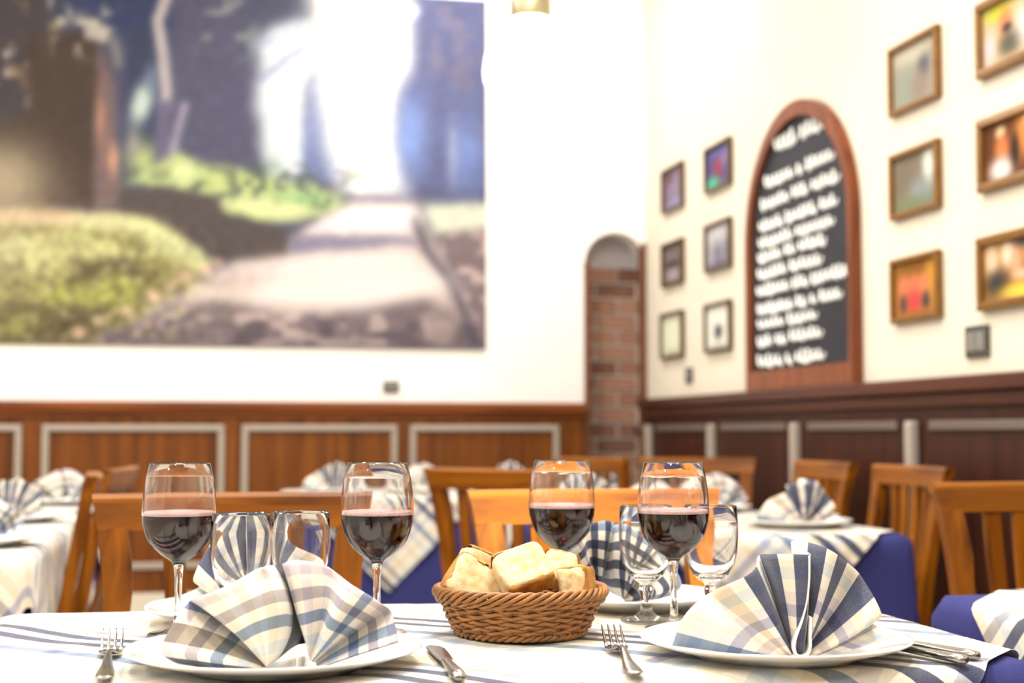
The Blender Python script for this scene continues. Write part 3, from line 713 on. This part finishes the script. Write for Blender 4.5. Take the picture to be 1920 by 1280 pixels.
# ================================================================== CHAIRS (wood, slatted back); origin on the floor, faces -y
def make_chair():
    t = empty('dining_chair', label='chair', cat='chair', group='slat-back wooden dining chairs')
    def lean(z): return .195 + (0 if z < .44 else .075 * ((z - .44) / .45) ** 1.15)
    def xo(z): return .182 + (.022 * max(0, (z - .66) / .23) ** 2.4)
    # stiles run from the floor to the crest; each its own mesh
    for s in (-1, 1):
        rings = []
        for z in (0, .2, .40, .46, .55, .62, .68, .72, .76, .80, .842):
            x1 = xo(z); x0 = x1 - .036 - (.006 if z > .75 else 0)
            y = lean(z) + (.05 * (1 - z / .4) if z < .4 else 0); th = .013
            rings.append([(s * x0, y - th, z), (s * x1, y - th, z), (s * x1, y + th, z), (s * x0, y + th, z)][::s])
        MB().loft(rings).build('stile', M['chair'], t)
    # crest rail with flared ends
    rings = []
    for z in (.838, .852, .868, .884, .890):
        x1 = xo(z); y = lean(z); th = .0145 if z < .889 else .0105
        n_ = 13; row_ = []
        for k in range(n_):
            u = -1 + 2 * k / (n_ - 1); row_.append((u * x1, y - th + .012 * (1 - u * u), z))
        for k in range(n_ - 1, -1, -1):
            u = -1 + 2 * k / (n_ - 1); row_.append((u * x1, y + th + .012 * (1 - u * u), z))
        rings.append(row_)
    MB().loft(rings).build('crest_rail', M['chair_x'], t)
    for k in range(4):
        x = (-1.5 + k) * .050
        rings = []
        for z in np.linspace(.50, .842, 9):
            v = (z - .50) / .342; y = lean(z) + .018 * math.sin(PI * v) + .004; xx = x * (1 + .18 * v ** 1.5); hwid = .0145 + .002 * v
            rings.append([(xx - hwid, y - .005, z), (xx + hwid, y - .005, z), (xx + hwid, y + .005, z), (xx - hwid, y + .005, z)])
        MB().loft(rings).build('slat', M['chair'], t)
    MB().box(-.147, .147, lean(.5) - .011, lean(.5) + .011, .475, .505, .003).build('lower_rail', M['chair_x'], t)
    MB().box(-.205, .205, -.22, .182, .432, .458, .008).build('seat', M['seat'], t)
    for s in (-1, 1):
        MB().loft([[(s * .18 - a, -.195 - a, z), (s * .18 + a, -.195 - a, z), (s * .18 + a, -.195 + a, z), (s * .18 - a, -.195 + a, z)] for a, z in ((.014, 0), (.02, .2), (.021, .431))]).build('leg', M['chair'], t)
        MB().box(s * .178 - .009, s * .178 + .009, -.173, .20, .385, .4315, .002).build('side_rail', M['chair'], t)
        MB().box(s * .178 - .008, s * .178 + .008, -.176, .215, .16, .19, .002).build('stretcher', M['chair'], t)
    MB().box(-.158, .158, -.204, -.186, .385, .4315, .002).build('front_rail', M['chair_x'], t)
    return t
proto_chair = make_chair(); CK = kids_of(proto_chair); used_chair = []
def chair(x, y, deg, label):
    """x, y: middle of the crest; deg: turn from facing the camera side (-y)"""
    a = math.radians(deg); fx, fy = math.sin(a), -math.cos(a)
    o = proto_chair if not used_chair else copy_tree(proto_chair, CK)
    used_chair.append(o)
    o.location = (x + fx * .27, y + fy * .27, 0); o.rotation_euler = (0, 0, a); o['label'] = label
    return o
chair(.046, 2.165, 1, 'honey wooden chair behind the near table, back rising between left wine glasses')
chair(.603, 2.175, -1, 'brightly lit wooden chair behind the bread basket, facing the near table')
chair(1.475, 2.34, 0, 'wooden chair behind the lower-right table, partly out of the frame')
chair(1.865, 3.53, -90, 'slatted wooden chair against the right wall, nearest beside the navy corner')
chair(1.875, 4.10, -90, 'wooden chair against the right wall, seen behind the check napkin')
chair(1.70, 4.78, -14, 'reddish wooden chair at the far end of the second right-wall table')
chair(.69, 3.46, 130, 'turned wooden chair with bright slats standing in the middle of the room')
chair(-.236, 3.22, -86, 'wooden chair seen edge-on, pushed against the left tables, nearer one')
chair(-.205, 3.76, -97, 'wooden chair seen edge-on, pushed against the left tables, farther one')
chair(1.33, 4.84, 110, 'distant wooden chair seen from its side before the brick niche')

# ================================================================== PLACE SETTINGS
def make_plate(r):
    pr = [(0, .0045), (.56 * r, .0045), (.585 * r, 0), (.63 * r, 0), (.66 * r, .004), (.80 * r, .0105), (.93 * r, .0165), (.985 * r, .0205), (r, .0225), (.992 * r, .0240),
          (.96 * r, .0228), (.84 * r, .0165), (.74 * r, .0115), (.68 * r, .0085), (.6 * r, .0075), (0, .0075)]
    return MB().lathe(pr, 72).build('dinner_plate', M['china'], None, True)
plates = {}
def plate(p, r, label):
    if 'p' not in plates: o = make_plate(.137); plates['p'] = o
    else: o = plates['p'].copy(); COL.objects.link(o)
    o.location = (p.x, p.y, TOP); s_ = r / .137; o.scale = (s_, s_, .82)
    return tag(o, label, 'plate', 'white dinner plates')
def napkin_mesh(name, base, d0, outer, inner, bulge, sub=7, nr=16, uvo=(0, 0), mids=None, crumple=.0015, seed=3, ub=None, vb=8, mat='napkin'):
    """pleated napkin: hem curve (outer) drawn together to a base (inner); points are (right, up, depth) read at the napkin's distance"""
    k = d0 / F
    def cv(P): return [((x - base[0]) * k, dz, -(y - base[1]) * k) for x, y, dz in P]
    O, I = catmull(cv(outer), sub), catmull(cv(inner), sub)
    mm = catmull(cv(mids), sub) if mids else None
    n = len(O)
    us = np.interp(np.linspace(0, len(outer) - 1, n), range(len(outer)), ub) * NB
    seg = np.linalg.norm(np.diff(O, axis=0), axis=1); cum = np.concatenate([[0], np.cumsum(seg)])
    v, uv = [], []
    for j in range(nr + 1):
        t = j / nr
        if mm is not None:                    # quadratic through inner, mid, outer
            P = I * ((1 - t) * (1 - 2 * t)) + mm * (4 * t * (1 - t)) + O * (t * (2 * t - 1))
        else:
            P = I * (1 - t) + O * t
            P = P + np.array([0, -bulge * math.sin(PI * t), 0])
        P = P + crumple * t * np.stack([np.zeros(n), np.sin(cum * 95 + j * .5 + seed), np.zeros(n)], -1)
        v.append(P); uv.append(np.stack([us, np.full(n, (t * .999) * vb * NB)], -1))
    v = np.concatenate(v); uv = np.concatenate(uv)
    f = [(j * n + i, j * n + i + 1, (j + 1) * n + i + 1, (j + 1) * n + i) for j in range(nr) for i in range(n - 1)]
    o = mesh(name, v, f, M[mat], None, True); set_uv(o.data, uv)
    md = o.modifiers.new('thickness', 'SOLIDIFY'); md.thickness = .0012; md.offset = 0
    return o
# fan napkin (front right)
fo = [(1262, 1212, .012), (1280, 1152, -.012), (1330, 1114, .006), (1390, 1079, -.018), (1418, 1062, -.004), (1434, 1046, .028), (1446, 1037, -.010), (1480, 1035, -.024), (1508, 1035, -.026),
      (1513, 1034, -.010), (1500, 1022, .036), (1516, 1018, .026), (1548, 1026, -.012), (1592, 1054, .004), (1632, 1088, .028), (1650, 1148, -.010), (1645, 1172, .016), (1692, 1192, .012)]
fi = [(1456, 1229, -.012), (1466, 1227, -.012), (1474, 1224, -.010), (1480, 1222, -.014), (1482, 1219, -.008), (1483, 1216, .008), (1484, 1216, -.006), (1488, 1220, -.016), (1498, 1219, -.018),
      (1502, 1214, -.010), (1500, 1208, .012), (1503, 1212, .010), (1506, 1216, -.008), (1509, 1219, -.002), (1512, 1221, .008), (1517, 1225, -.008), (1524, 1227, -.008), (1536, 1229, -.010)]
fan = napkin_mesh('fan_napkin', (1490, 1225), 1.40, fo, fi, .006, seed=2, crumple=.0008, vb=8,
                   ub=[0, 2, 4, 6, 7, 8, 8.6, 10, 11, 11.4, 12, 12.6, 14, 16, 17.3, 18.6, 20, 23.5])
tag(fan, 'check napkin folded in a fan with navy stripes on the near right plate', 'napkin', 'check napkins')
loop = [(1509, 1037), (1508, 1080), (1503, 1120), (1494, 1155), (1483, 1185), (1479, 1203), (1483, 1217), (1493, 1222), (1504, 1217), (1509, 1203), (1509, 1180), (1511, 1150)]
lp = catmull([((x - 1490) * 1.40 / F, 0, -(y - 1225) * 1.40 / F) for x, y in loop], 5)
lv = [tuple(q + np.array([0, dy, 0])) for dy in (-.030, -.0265, -.012) for q in lp]; ln_ = len(lp)
lo = mesh('turned_hem', lv, [(j * ln_ + i, j * ln_ + i + 1, (j + 1) * ln_ + i + 1, (j + 1) * ln_ + i) for j in range(2) for i in range(ln_ - 1)], plain('cream_hem', (.88, .86, .81), .9, spec=.15, bump=.1, bscale=700), fan, True)
lo['label'] = 'white turned hem looping at the foot of the fan'
md = lo.modifiers.new('thickness', 'SOLIDIFY'); md.thickness = .0016; md.offset = 0
# rumpled napkin (front left)
ro = [(330, 1243, .004), (312, 1212, -.022), (328, 1166, -.012), (346, 1133, .012), (366, 1121, -.008), (430, 1096, -.012), (484, 1066, -.014), (503, 1059, -.022), (512, 1060, -.004),
      (519, 1072, .05), (525, 1066, .05), (531, 1056, -.008), (562, 1049, -.016), (612, 1062, -.004), (664, 1096, -.014), (714, 1130, -.006), (733, 1152, .008), (750, 1198, -.020)]
rm = [(415, 1246, -.022), (408, 1222, -.034), (424, 1196, -.006), (436, 1178, .012), (448, 1180, -.024), (484, 1160, -.038), (520, 1146, -.044), (546, 1142, -.036), (550, 1150, -.012),
      (552, 1164, .06), (562, 1160, .06), (560, 1150, -.010), (578, 1142, -.030), (612, 1138, -.014), (634, 1152, -.034), (664, 1172, -.016), (670, 1186, .004), (678, 1218, -.028)]
ri = [(500, 1250, -.016), (500, 1247, -.016), (501, 1245, -.012), (502, 1243, -.008), (503, 1243, -.014), (506, 1242, -.020), (509, 1240, -.024), (512, 1238, -.018), (518, 1236, -.004),
      (536, 1226, .050), (564, 1220, .050), (578, 1216, .004), (582, 1222, -.014), (584, 1228, -.012), (587, 1232, -.016), (590, 1236, -.012), (594, 1239, -.008), (600, 1247, -.018)]
rum = napkin_mesh('rumpled_napkin', (525, 1248), 1.335, ro, ri, .01, mids=rm, seed=5, crumple=.0015, vb=8, mat='napkin_b', sub=9, nr=22,
                   ub=[0, 1.6, 3, 4.6, 5.4, 8, 10.5, 11.6, 12, 12.9, 13.5, 14.05, 16, 18.5, 21, 24, 25, 28])
tag(rum, 'loosely fanned check napkin in cream and steel blue on the near left plate', 'napkin', 'check napkins')

def put_napkin(src, p, rz, sc, label, dz=.011, mat=None):
    o = src.copy()
    if mat: o.data = src.data.copy(); o.data.materials[0] = M[mat]
    COL.objects.link(o); o.location = (p.x, p.y, TOP + dz); o.rotation_euler = (0, 0, rz); o.scale = (sc[0], sc[1], sc[2])
    return tag(o, label, 'napkin', 'check napkins')
PL = {}
pFL, pFR = table_at(515, 1.378, TOP), table_at(1453, 1.443, TOP)
pBL, pBR = table_at(477, 1.71, TOP), table_at(1190, 1.83, TOP)
plate(pFL, .143, 'white plate under the rumpled cream napkin, near left')
plate(pFR, .137, 'white plate under the fan napkin with navy stripes, near right')
plate(pBL, .130, 'white plate across the near table, rim showing left of the first wine glass')
plate(pBR, .115, 'white plate across the near table, behind the right water goblets')
b1 = table_at(1490, 1.405, TOP); fan.location = (b1.x, b1.y, TOP + .0065); fan.rotation_euler = (0, 0, -YAW)
b2 = table_at(525, 1.335, TOP); rum.location = (b2.x, b2.y, TOP + .0060); rum.rotation_euler = (0, 0, -YAW)
put_napkin(fan, table_at(483, 1.70, TOP), -YAW, (-.90, .9, 1.0), 'striped fan napkin on the far left plate, seen through the goblets')
put_napkin(rum, table_at(1150, 1.82, TOP), -YAW + .25, (-.80, .9, 1.02), 'plaid napkin with navy folds on the far right plate', mat='napkin_c')
# background settings: (x, y, plate radius, napkin source, turn, label tail)
BG = [(1.385, 3.19, .13, fan, .2, 'nearest right-wall table, before the second chair'), (1.02, 3.25, .13, rum, -.3, 'nearest right-wall table, at its aisle side'),
      (1.40, 3.86, .13, rum, .1, 'second right-wall table, at its wall side'), (1.05, 3.95, .13, fan, -.2, 'second right-wall table, at its aisle side'),
      (-.45, 3.0, .13, rum, .4, 'nearest left table'), (-.47, 3.78, .13, fan, -.1, 'middle left table'), (-.43, 4.66, .13, rum, .1, 'farthest left table'),
      (.47, 5.32, .12, fan, 0, 'far table under the mural, left side'), (.78, 5.28, .12, rum, .3, 'far table under the mural, right side'),
      (1.13, 5.34, .12, fan, .1, 'far table before the niche, left side'), (1.46, 5.24, .12, rum, -.2, 'far table before the niche, right side')]
for x, y, r, src, a, tail in BG:
    p = Vector((x, y, TOP))
    plate(p, r, 'white plate under a napkin on the ' + tail)
    put_napkin(src, p + Vector((0, -.03, 0)), -YAW + a, (.95, .95, .95 if src is fan else 1.0), 'upright check napkin on the ' + tail)

# ------------------------------------------------------------------ glasses
def make_wine_glass():
    out = [(0, .0), (.030, 0), (.0335, .0008), (.0338, .0018), (.030, .0030), (.018, .0050), (.008, .0085), (.0052, .014), (.0042, .025), (.0039, .045), (.0043, .062),
           (.0052, .072), (.0066, .0775), (.0085, .0808), (.0125, .0838), (.0193, .0878), (.0278, .0955), (.0335, .1030), (.0373, .1120), (.0402, .1240), (.0413, .1350), (.0408, .1470), (.0400, .1570), (.0378, .1730), (.0336, .1895)]
    inn = [(.0331, .1906), (.0326, .1895), (.0368, .1730), (.0390, .1570), (.0398, .1470), (.0402, .1350), (.0391, .1243), (.0362, .1126), (.0325, .1038), (.0269, .0964), (.0185, .0890), (.0115, .0852), (.0060, .0830), (0, .0822)]
    g = MB().lathe(out + inn, 64).build('wine_glass', M['glass'], None, True)
    lvl = .1325
    wn = [(0, .08205), (.0061, .08285), (.0116, .0851), (.01865, .0889), (.02705, .0963), (.03265, .1037), (.03635, .1125), (.03925, .1242), (.0402, .1320), (.04025, lvl), (.0385, lvl - .0006), (.02, lvl - .0008), (0, lvl - .0008)]
    MB().lathe(wn, 64).build('wine', M['wine'], g, True)['label'] = 'dark red wine'
    fz = lvl - .0003
    MB().lathe([(.0400, fz), (.0396, fz + .0036), (.0386, fz + .0042), (.0368, fz + .0020), (.0345, fz + .0005), (.0345, fz - .0002), (.0400, fz)], 64).build('froth', M['froth'], g, True)['label'] = 'pale pink ring of bubbles on the wine'
    return g
wg = make_wine_glass(); WK = kids_of(wg)
for i, (px, d_, s_, lab) in enumerate(((333, 1.585, 1, 'leftmost glass of red wine, beside the rumpled napkin'), (706, 1.597, 1, 'second glass of red wine from the left, between napkin and basket'),
                                  (1054, 1.745, 1, 'glass of red wine standing behind the bread basket'), (1264, 1.63, 1, 'glass of red wine left of the fan napkin'))):
    o = wg if i == 0 else copy_tree(wg, WK)
    p = table_at(px, d_, TOP); o.location = p; o.rotation_euler = (0, 0, i * 1.3)
    tag(o, lab, 'glass', 'glasses of red wine')
def make_goblet():
    out = [(0, 0), (.027, 0), (.0300, .001), (.0303, .0022), (.026, .0038), (.014, .0065), (.0085, .0105), (.0065, .017), (.0062, .026), (.0082, .033), (.0090, .0375), (.0078, .042), (.0090, .0455),
           (.0150, .0490), (.0220, .0560), (.0278, .0680), (.0312, .0830), (.0328, .1000), (.0325, .1180), (.0312, .1365)]
    inn = [(.0307, .1374), (.0302, .1365), (.0315, .1180), (.0317, .1000), (.0299, .0835), (.0257, .0695), (.0200, .0590), (.0120, .0540), (0, .0525)]
    return MB().lathe(out + inn, 56).build('water_goblet', M['glass'], None, True)
gb = make_goblet()
for i, (px, d_, lab) in enumerate(((450, 1.525, 'empty water goblet right of the leftmost wine glass'), (562, 1.56, 'empty water goblet above the rumpled napkin, left of the second wine glass'),
                              (1212, 1.70, 'empty goblet partly hidden behind the wine glass, basket side'), (1334, 1.70, 'empty goblet partly hidden behind the wine glass, fan napkin side'))):
    o = gb if i == 0 else gb.copy()
    if i: COL.objects.link(o)
    o.location = table_at(px, d_, TOP); tag(o, lab, 'goblet', 'empty water goblets')

# ------------------------------------------------------------------ bread basket
bc = table_at(976, 1.58, TOP)
bk = empty('bread_basket', bc, -YAW, label='round brown wicker basket holding cut bread', cat='basket')
Hb = .0485
def brad(z): return .0675 + .0215 * (z / Hb) ** .9
NST = 26
SX, SY = 1.02, .96
m = MB().lathe([(0, .004), (.066, .004), (.0665, .0075), (0, .0075)], 40); m.build('base', M['wicker_dark'], bk)
for k in range(NST):
    a = 2 * PI * k / NST
    pts = [(brad(z) * math.cos(a) * SX, brad(z) * math.sin(a) * SY, z) for z in np.linspace(.004, Hb, 6)]
    MB().tube(pts, .0012, 5).build('stake', M['wicker_dark'], bk)
rows = 10
for i in range(rows):
    z = .0110 + i * (Hb - .0175) / (rows - 1); r0 = brad(z); pts = []
    n = NST * 6
    for k in range(n):
        a = 2 * PI * k / n; ph = NST / 2 * a + (PI if i % 2 else 0)
        rr = r0 + .0024 * math.cos(ph); zz = z + .0008 * math.sin(ph * 2 + i)
        pts.append((rr * math.cos(a) * SX, rr * math.sin(a) * SY, zz))
    MB().tube(pts, .0022, 6, True).build('weaver', M['wicker'], bk, True)
def rope(name, R0, z0, strands, turns, hr, sr, flat=1.0):
    for s_ in range(strands):
        pts = []; n = turns * 12
        for k in range(n):
            a = 2 * PI * k / n; ph = turns * a + 2 * PI * s_ / strands
            rr = R0 + hr * math.cos(ph); pts.append((rr * math.cos(a) * SX, rr * math.sin(a) * SY, z0 + hr * flat * math.sin(ph)))
        MB().tube(pts, sr, 6, True).build(name, M['wicker'], bk, True)
rope('rim_strand', brad(Hb) + .0015, Hb + .0010, 5, 10, .0044, .0023, 1.15)
rope('rim_strand', brad(Hb) - .001, Hb - .0065, 3, 13, .0035, .0022, .8)
rope('base_strand', .0685, .0058, 3, 16, .0030, .0024, .85)

# ------------------------------------------------------------------ bread: crumb block with a crust on two or three sides
def bread_mats():
    crumb, nt, b = new_mat('bread_crumb')
    tc = node(nt, 'ShaderNodeTexCoord'); n = node(nt, 'ShaderNodeTexNoise'); n.inputs['Scale'].default_value = 90; n.inputs['Detail'].default_value = 5
    nt.links.new(tc.outputs['Object'], n.inputs['Vector']); r = node(nt, 'ShaderNodeValToRGB')
    r.color_ramp.elements[0].position = .32; r.color_ramp.elements[1].position = .58
    r.color_ramp.elements[0].color = (.64, .43, .19, 1); r.color_ramp.elements[1].color = (.80, .66, .40, 1)
    nt.links.new(n.outputs[0], r.inputs[0]); nt.links.new(r.outputs[0], b.inputs['Base Color']); b.inputs['Roughness'].default_value = .95
    v = node(nt, 'ShaderNodeTexVoronoi'); v.inputs['Scale'].default_value = 260; nt.links.new(tc.outputs['Object'], v.inputs['Vector'])
    bp = node(nt, 'ShaderNodeBump'); bp.inputs['Strength'].default_value = .22; bp.inputs['Distance'].default_value = .001
    nt.links.new(v.outputs[0], bp.inputs['Height']); nt.links.new(bp.outputs[0], b.inputs['Normal'])
    b.inputs['Subsurface Weight'].default_value = .15; b.inputs['Subsurface Radius'].default_value = (.01, .006, .003)
    crust, nt, b = new_mat('bread_crust')
    tc = node(nt, 'ShaderNodeTexCoord'); n = node(nt, 'ShaderNodeTexNoise'); n.inputs['Scale'].default_value = 70; n.inputs['Detail'].default_value = 6
    nt.links.new(tc.outputs['Object'], n.inputs['Vector']); r = node(nt, 'ShaderNodeValToRGB')
    r.color_ramp.elements[0].position = .28; r.color_ramp.elements[1].position = .72
    r.color_ramp.elements[0].color = (.30, .10, .012, 1); r.color_ramp.elements[1].color = (.62, .32, .06, 1)
    nt.links.new(n.outputs[0], r.inputs[0]); nt.links.new(r.outputs[0], b.inputs['Base Color']); b.inputs['Roughness'].default_value = .6
    bp = node(nt, 'ShaderNodeBump'); bp.inputs['Strength'].default_value = .6; bp.inputs['Distance'].default_value = .0015
    n2 = node(nt, 'ShaderNodeTexNoise'); n2.inputs['Scale'].default_value = 500; nt.links.new(tc.outputs['Object'], n2.inputs['Vector'])
    nt.links.new(n2.outputs[0], bp.inputs['Height']); nt.links.new(bp.outputs[0], b.inputs['Normal'])
    return crumb, crust
M['crumb'], M['crust'] = bread_mats()
def grid_block(sx, sy, sz, rough, seed, n=14, rnd=.18):
    """rounded, uneven block as verts/faces; cut faces are +-z, crust runs round +-y and +x"""
    bm = bmesh.new(); bmesh.ops.create_cube(bm, size=2); bmesh.ops.subdivide_edges(bm, edges=bm.edges[:], cuts=n, use_grid_fill=True)
    from mathutils import noise as mn
    for q in bm.verts:
        c = q.co.copy(); e = 7.0
        r_ = (abs(c.x) ** e + abs(c.y) ** e + abs(c.z) ** e) ** (1 / e)
        c = c / r_
        c.x *= sx / 2; c.y *= sy / 2 * (1 - .10 * (c.z * 0)); c.z *= sz / 2
        d = mn.noise(c * 60 + Vector((seed * 7.3, 0, 0))) * rough + mn.noise(c * 200 + Vector((0, seed * 3.1, 0))) * rough * .45
        nn = Vector((c.x / sx ** 2, c.y / sy ** 2, c.z / sz ** 2)).normalized()
        q.co = c + nn * d
    return bm
def bread(label, loc, rot, size, sides, seed):
    t = empty('bread_piece', loc, 0, label=label, cat='bread', group='cut bread in the basket'); t.rotation_euler = rot
    bm = grid_block(*size, .0022, seed); me = bpy.data.meshes.new('crumb'); bm.to_mesh(me); bm.free(); link('crumb', me, M['crumb'], t, True)
    bm = grid_block(size[0] + .0035, size[1] + .0035, size[2] - .001, .0012, seed + 20); kill = []
    bm.normal_update()
    for f in bm.faces:
        c = f.calc_center_median(); ax, ay, az = c.x / size[0], c.y / size[1], c.z / size[2]
        k = max((abs(ax), 'x+' if ax > 0 else 'x-'), (abs(ay), 'y+' if ay > 0 else 'y-'), (abs(az), 'z+' if az > 0 else 'z-'))[1]
        if k not in sides: kill.append(f)
    bmesh.ops.delete(bm, geom=kill, context='FACES'); me = bpy.data.meshes.new('crust'); bm.to_mesh(me); bm.free(); link('crust', me, M['crust'], t, True)
    return t
def bpos(px, py, d):
    return CAM + ray(px, py) * d
rd = math.radians
def brot(ex, ey):                            # ex, ey: block axes given as (right, away, up) seen from the camera side
    ex, ey = Vector(ex).normalized(), Vector(ey); ey = (ey - ex * ey.dot(ex)).normalized(); ez = ex.cross(ey)
    m3 = Matrix((ex, ey, ez)).transposed().to_4x4()
    return Matrix.Rotation(-YAW, 4, 'Z') @ m3
for lab, c, ex, ey, size, sides, sd in (
        ('large central bread piece, white cut face up with a browned front crust', (980, 1070, 1.565), (.044, .014, .014), (-.020, .022, .026), (.058, .050, .030), ('y-', 'y+'), 1),
        ('bread chunk at the top left of the basket, leaning on another', (899, 1062, 1.615), (.045, .024, -.022), (.012, .012, .034), (.050, .032, .032), ('y+', 'x+', 'y-'), 2),
        ('bread chunk at the lower left of the basket rim', (888, 1098, 1.575), (.046, .004, -.030), (.022, .024, .036), (.062, .050, .030), ('y+', 'x-'), 3),
        ('small bread piece at the back right of the basket', (1050, 1070, 1.635), (.05, .012, -.012), (.0, .03, .034), (.040, .040, .028), ('y+', 'x+'), 4),
        ('bread end with a brown crust at the right of the basket', (1080, 1094, 1.575), (.040, -.018, .007), (-.006, .012, .036), (.034, .034, .036), ('x+', 'y+'), 5),
        ('bread piece low at the back of the basket, mostly hidden', (955, 1100, 1.65), (.05, .02, 0), (0, .05, .02), (.06, .06, .032), ('y-', 'y+'), 6)):
    bread(lab, bpos(*c), brot(ex, ey).to_euler(), size, sides, sd)

# ------------------------------------------------------------------ cutlery: lies along local +y (business end), rests on z=0
def strip(rings_spec):
    """rings of (y, centre z, half width, half thickness, x) -> rounded bar"""
    rings = []
    for y, z, hw_, th, x in rings_spec:
        rings.append([(x + hw_ * math.cos(a), y, z + th * math.sin(a)) for a in np.linspace(0, 2 * PI, 12, endpoint=False)])
    return rings
def make_fork():
    m = MB()
    m.loft(strip([(-.108, .003, .0045, .0012, 0), (-.100, .003, .0085, .0014, 0), (-.075, .003, .0082, .0016, 0), (-.045, .0045, .0055, .0017, 0), (-.012, .010, .0032, .0018, 0),
                  (.012, .0095, .0032, .0017, 0), (.024, .006, .0060, .0014, 0), (.033, .0040, .0100, .0012, 0), (.045, .0036, .0118, .0012, 0), (.053, .0045, .0120, .0011, 0)]))
    for k in range(4):
        x = (k - 1.5) * .0063
        m.loft(strip([(.051, .0043, .0024, .0011, x), (.060, .0062, .0018, .0011, x), (.078, .0120, .0015, .0010, x * 1.02), (.094, .0180, .0010, .0008, x * 1.03), (.099, .0198, .0004, .0004, x * 1.03)]))
    return m.build('fork', M['steel'], None, True)
def make_knife():
    m = MB()
    m.loft(strip([(-.100, .0050, .0040, .0035, 0), (-.097, .0052, .0070, .0048, 0), (-.080, .0052, .0078, .0048, 0), (-.040, .005, .0062, .0042, 0), (-.010, .0048, .0050, .0038, 0), (0, .0048, .0050, .0030, 0)]))
    t = MB().loft(strip([(-.002, .0045, .0048, .0018, 0), (.012, .0042, .0078, .0011, .001), (.05, .0040, .0088, .0009, .001), (.085, .0040, .0094, .0008, 0), (.098, .0040, .0070, .0007, -.001), (.104, .0040, .0025, .0004, -.003)]))
    h_ = m.build('knife', M['steel'], None, True); t.build('blade', M['steel'], h_, True)
    return h_
fk = make_fork()
def lay(o, a, b, z, label, cat, back, near=False):
    """put a piece with its far end at pixel a and its near end towards pixel b"""
    pa, pb = on_z(*a, z), on_z(*b, z); d = (pa - pb); d.z = 0; ang = math.atan2(-d.x, d.y)
    q = pb + d.normalized() * .100 if near else pa - d.normalized() * back
    o.location = (q.x, q.y, z); o.rotation_euler = (0, 0, ang)
    return tag(o, label, cat)
lay(fk, (211, 1216), (188, 1300), TOP + .002, 'steel fork lying left of the rumpled napkin', 'fork', .09)
f2 = fk.copy(); COL.objects.link(f2)
lay(f2, (1147, 1208), (1205, 1285), TOP + .002, 'steel fork lying between the basket and the fan napkin plate', 'fork', .09)
kn = make_knife(); KK = kids_of(kn)
lay(kn, (812, 1217), (860, 1278), TOP + .001, 'steel table knife lying between the rumpled napkin and the basket', 'knife', .104)
k2 = copy_tree(kn, KK); lay(k2, (1672, 1219), (1812, 1247), TOP + .001, 'steel knife beside the fan napkin plate, nearer the plate', 'knife', .104, True)
k3 = copy_tree(kn, KK); lay(k3, (1702, 1214), (1834, 1239), TOP + .001, 'steel knife beside the fan napkin plate, second from the plate', 'knife', .104, True)
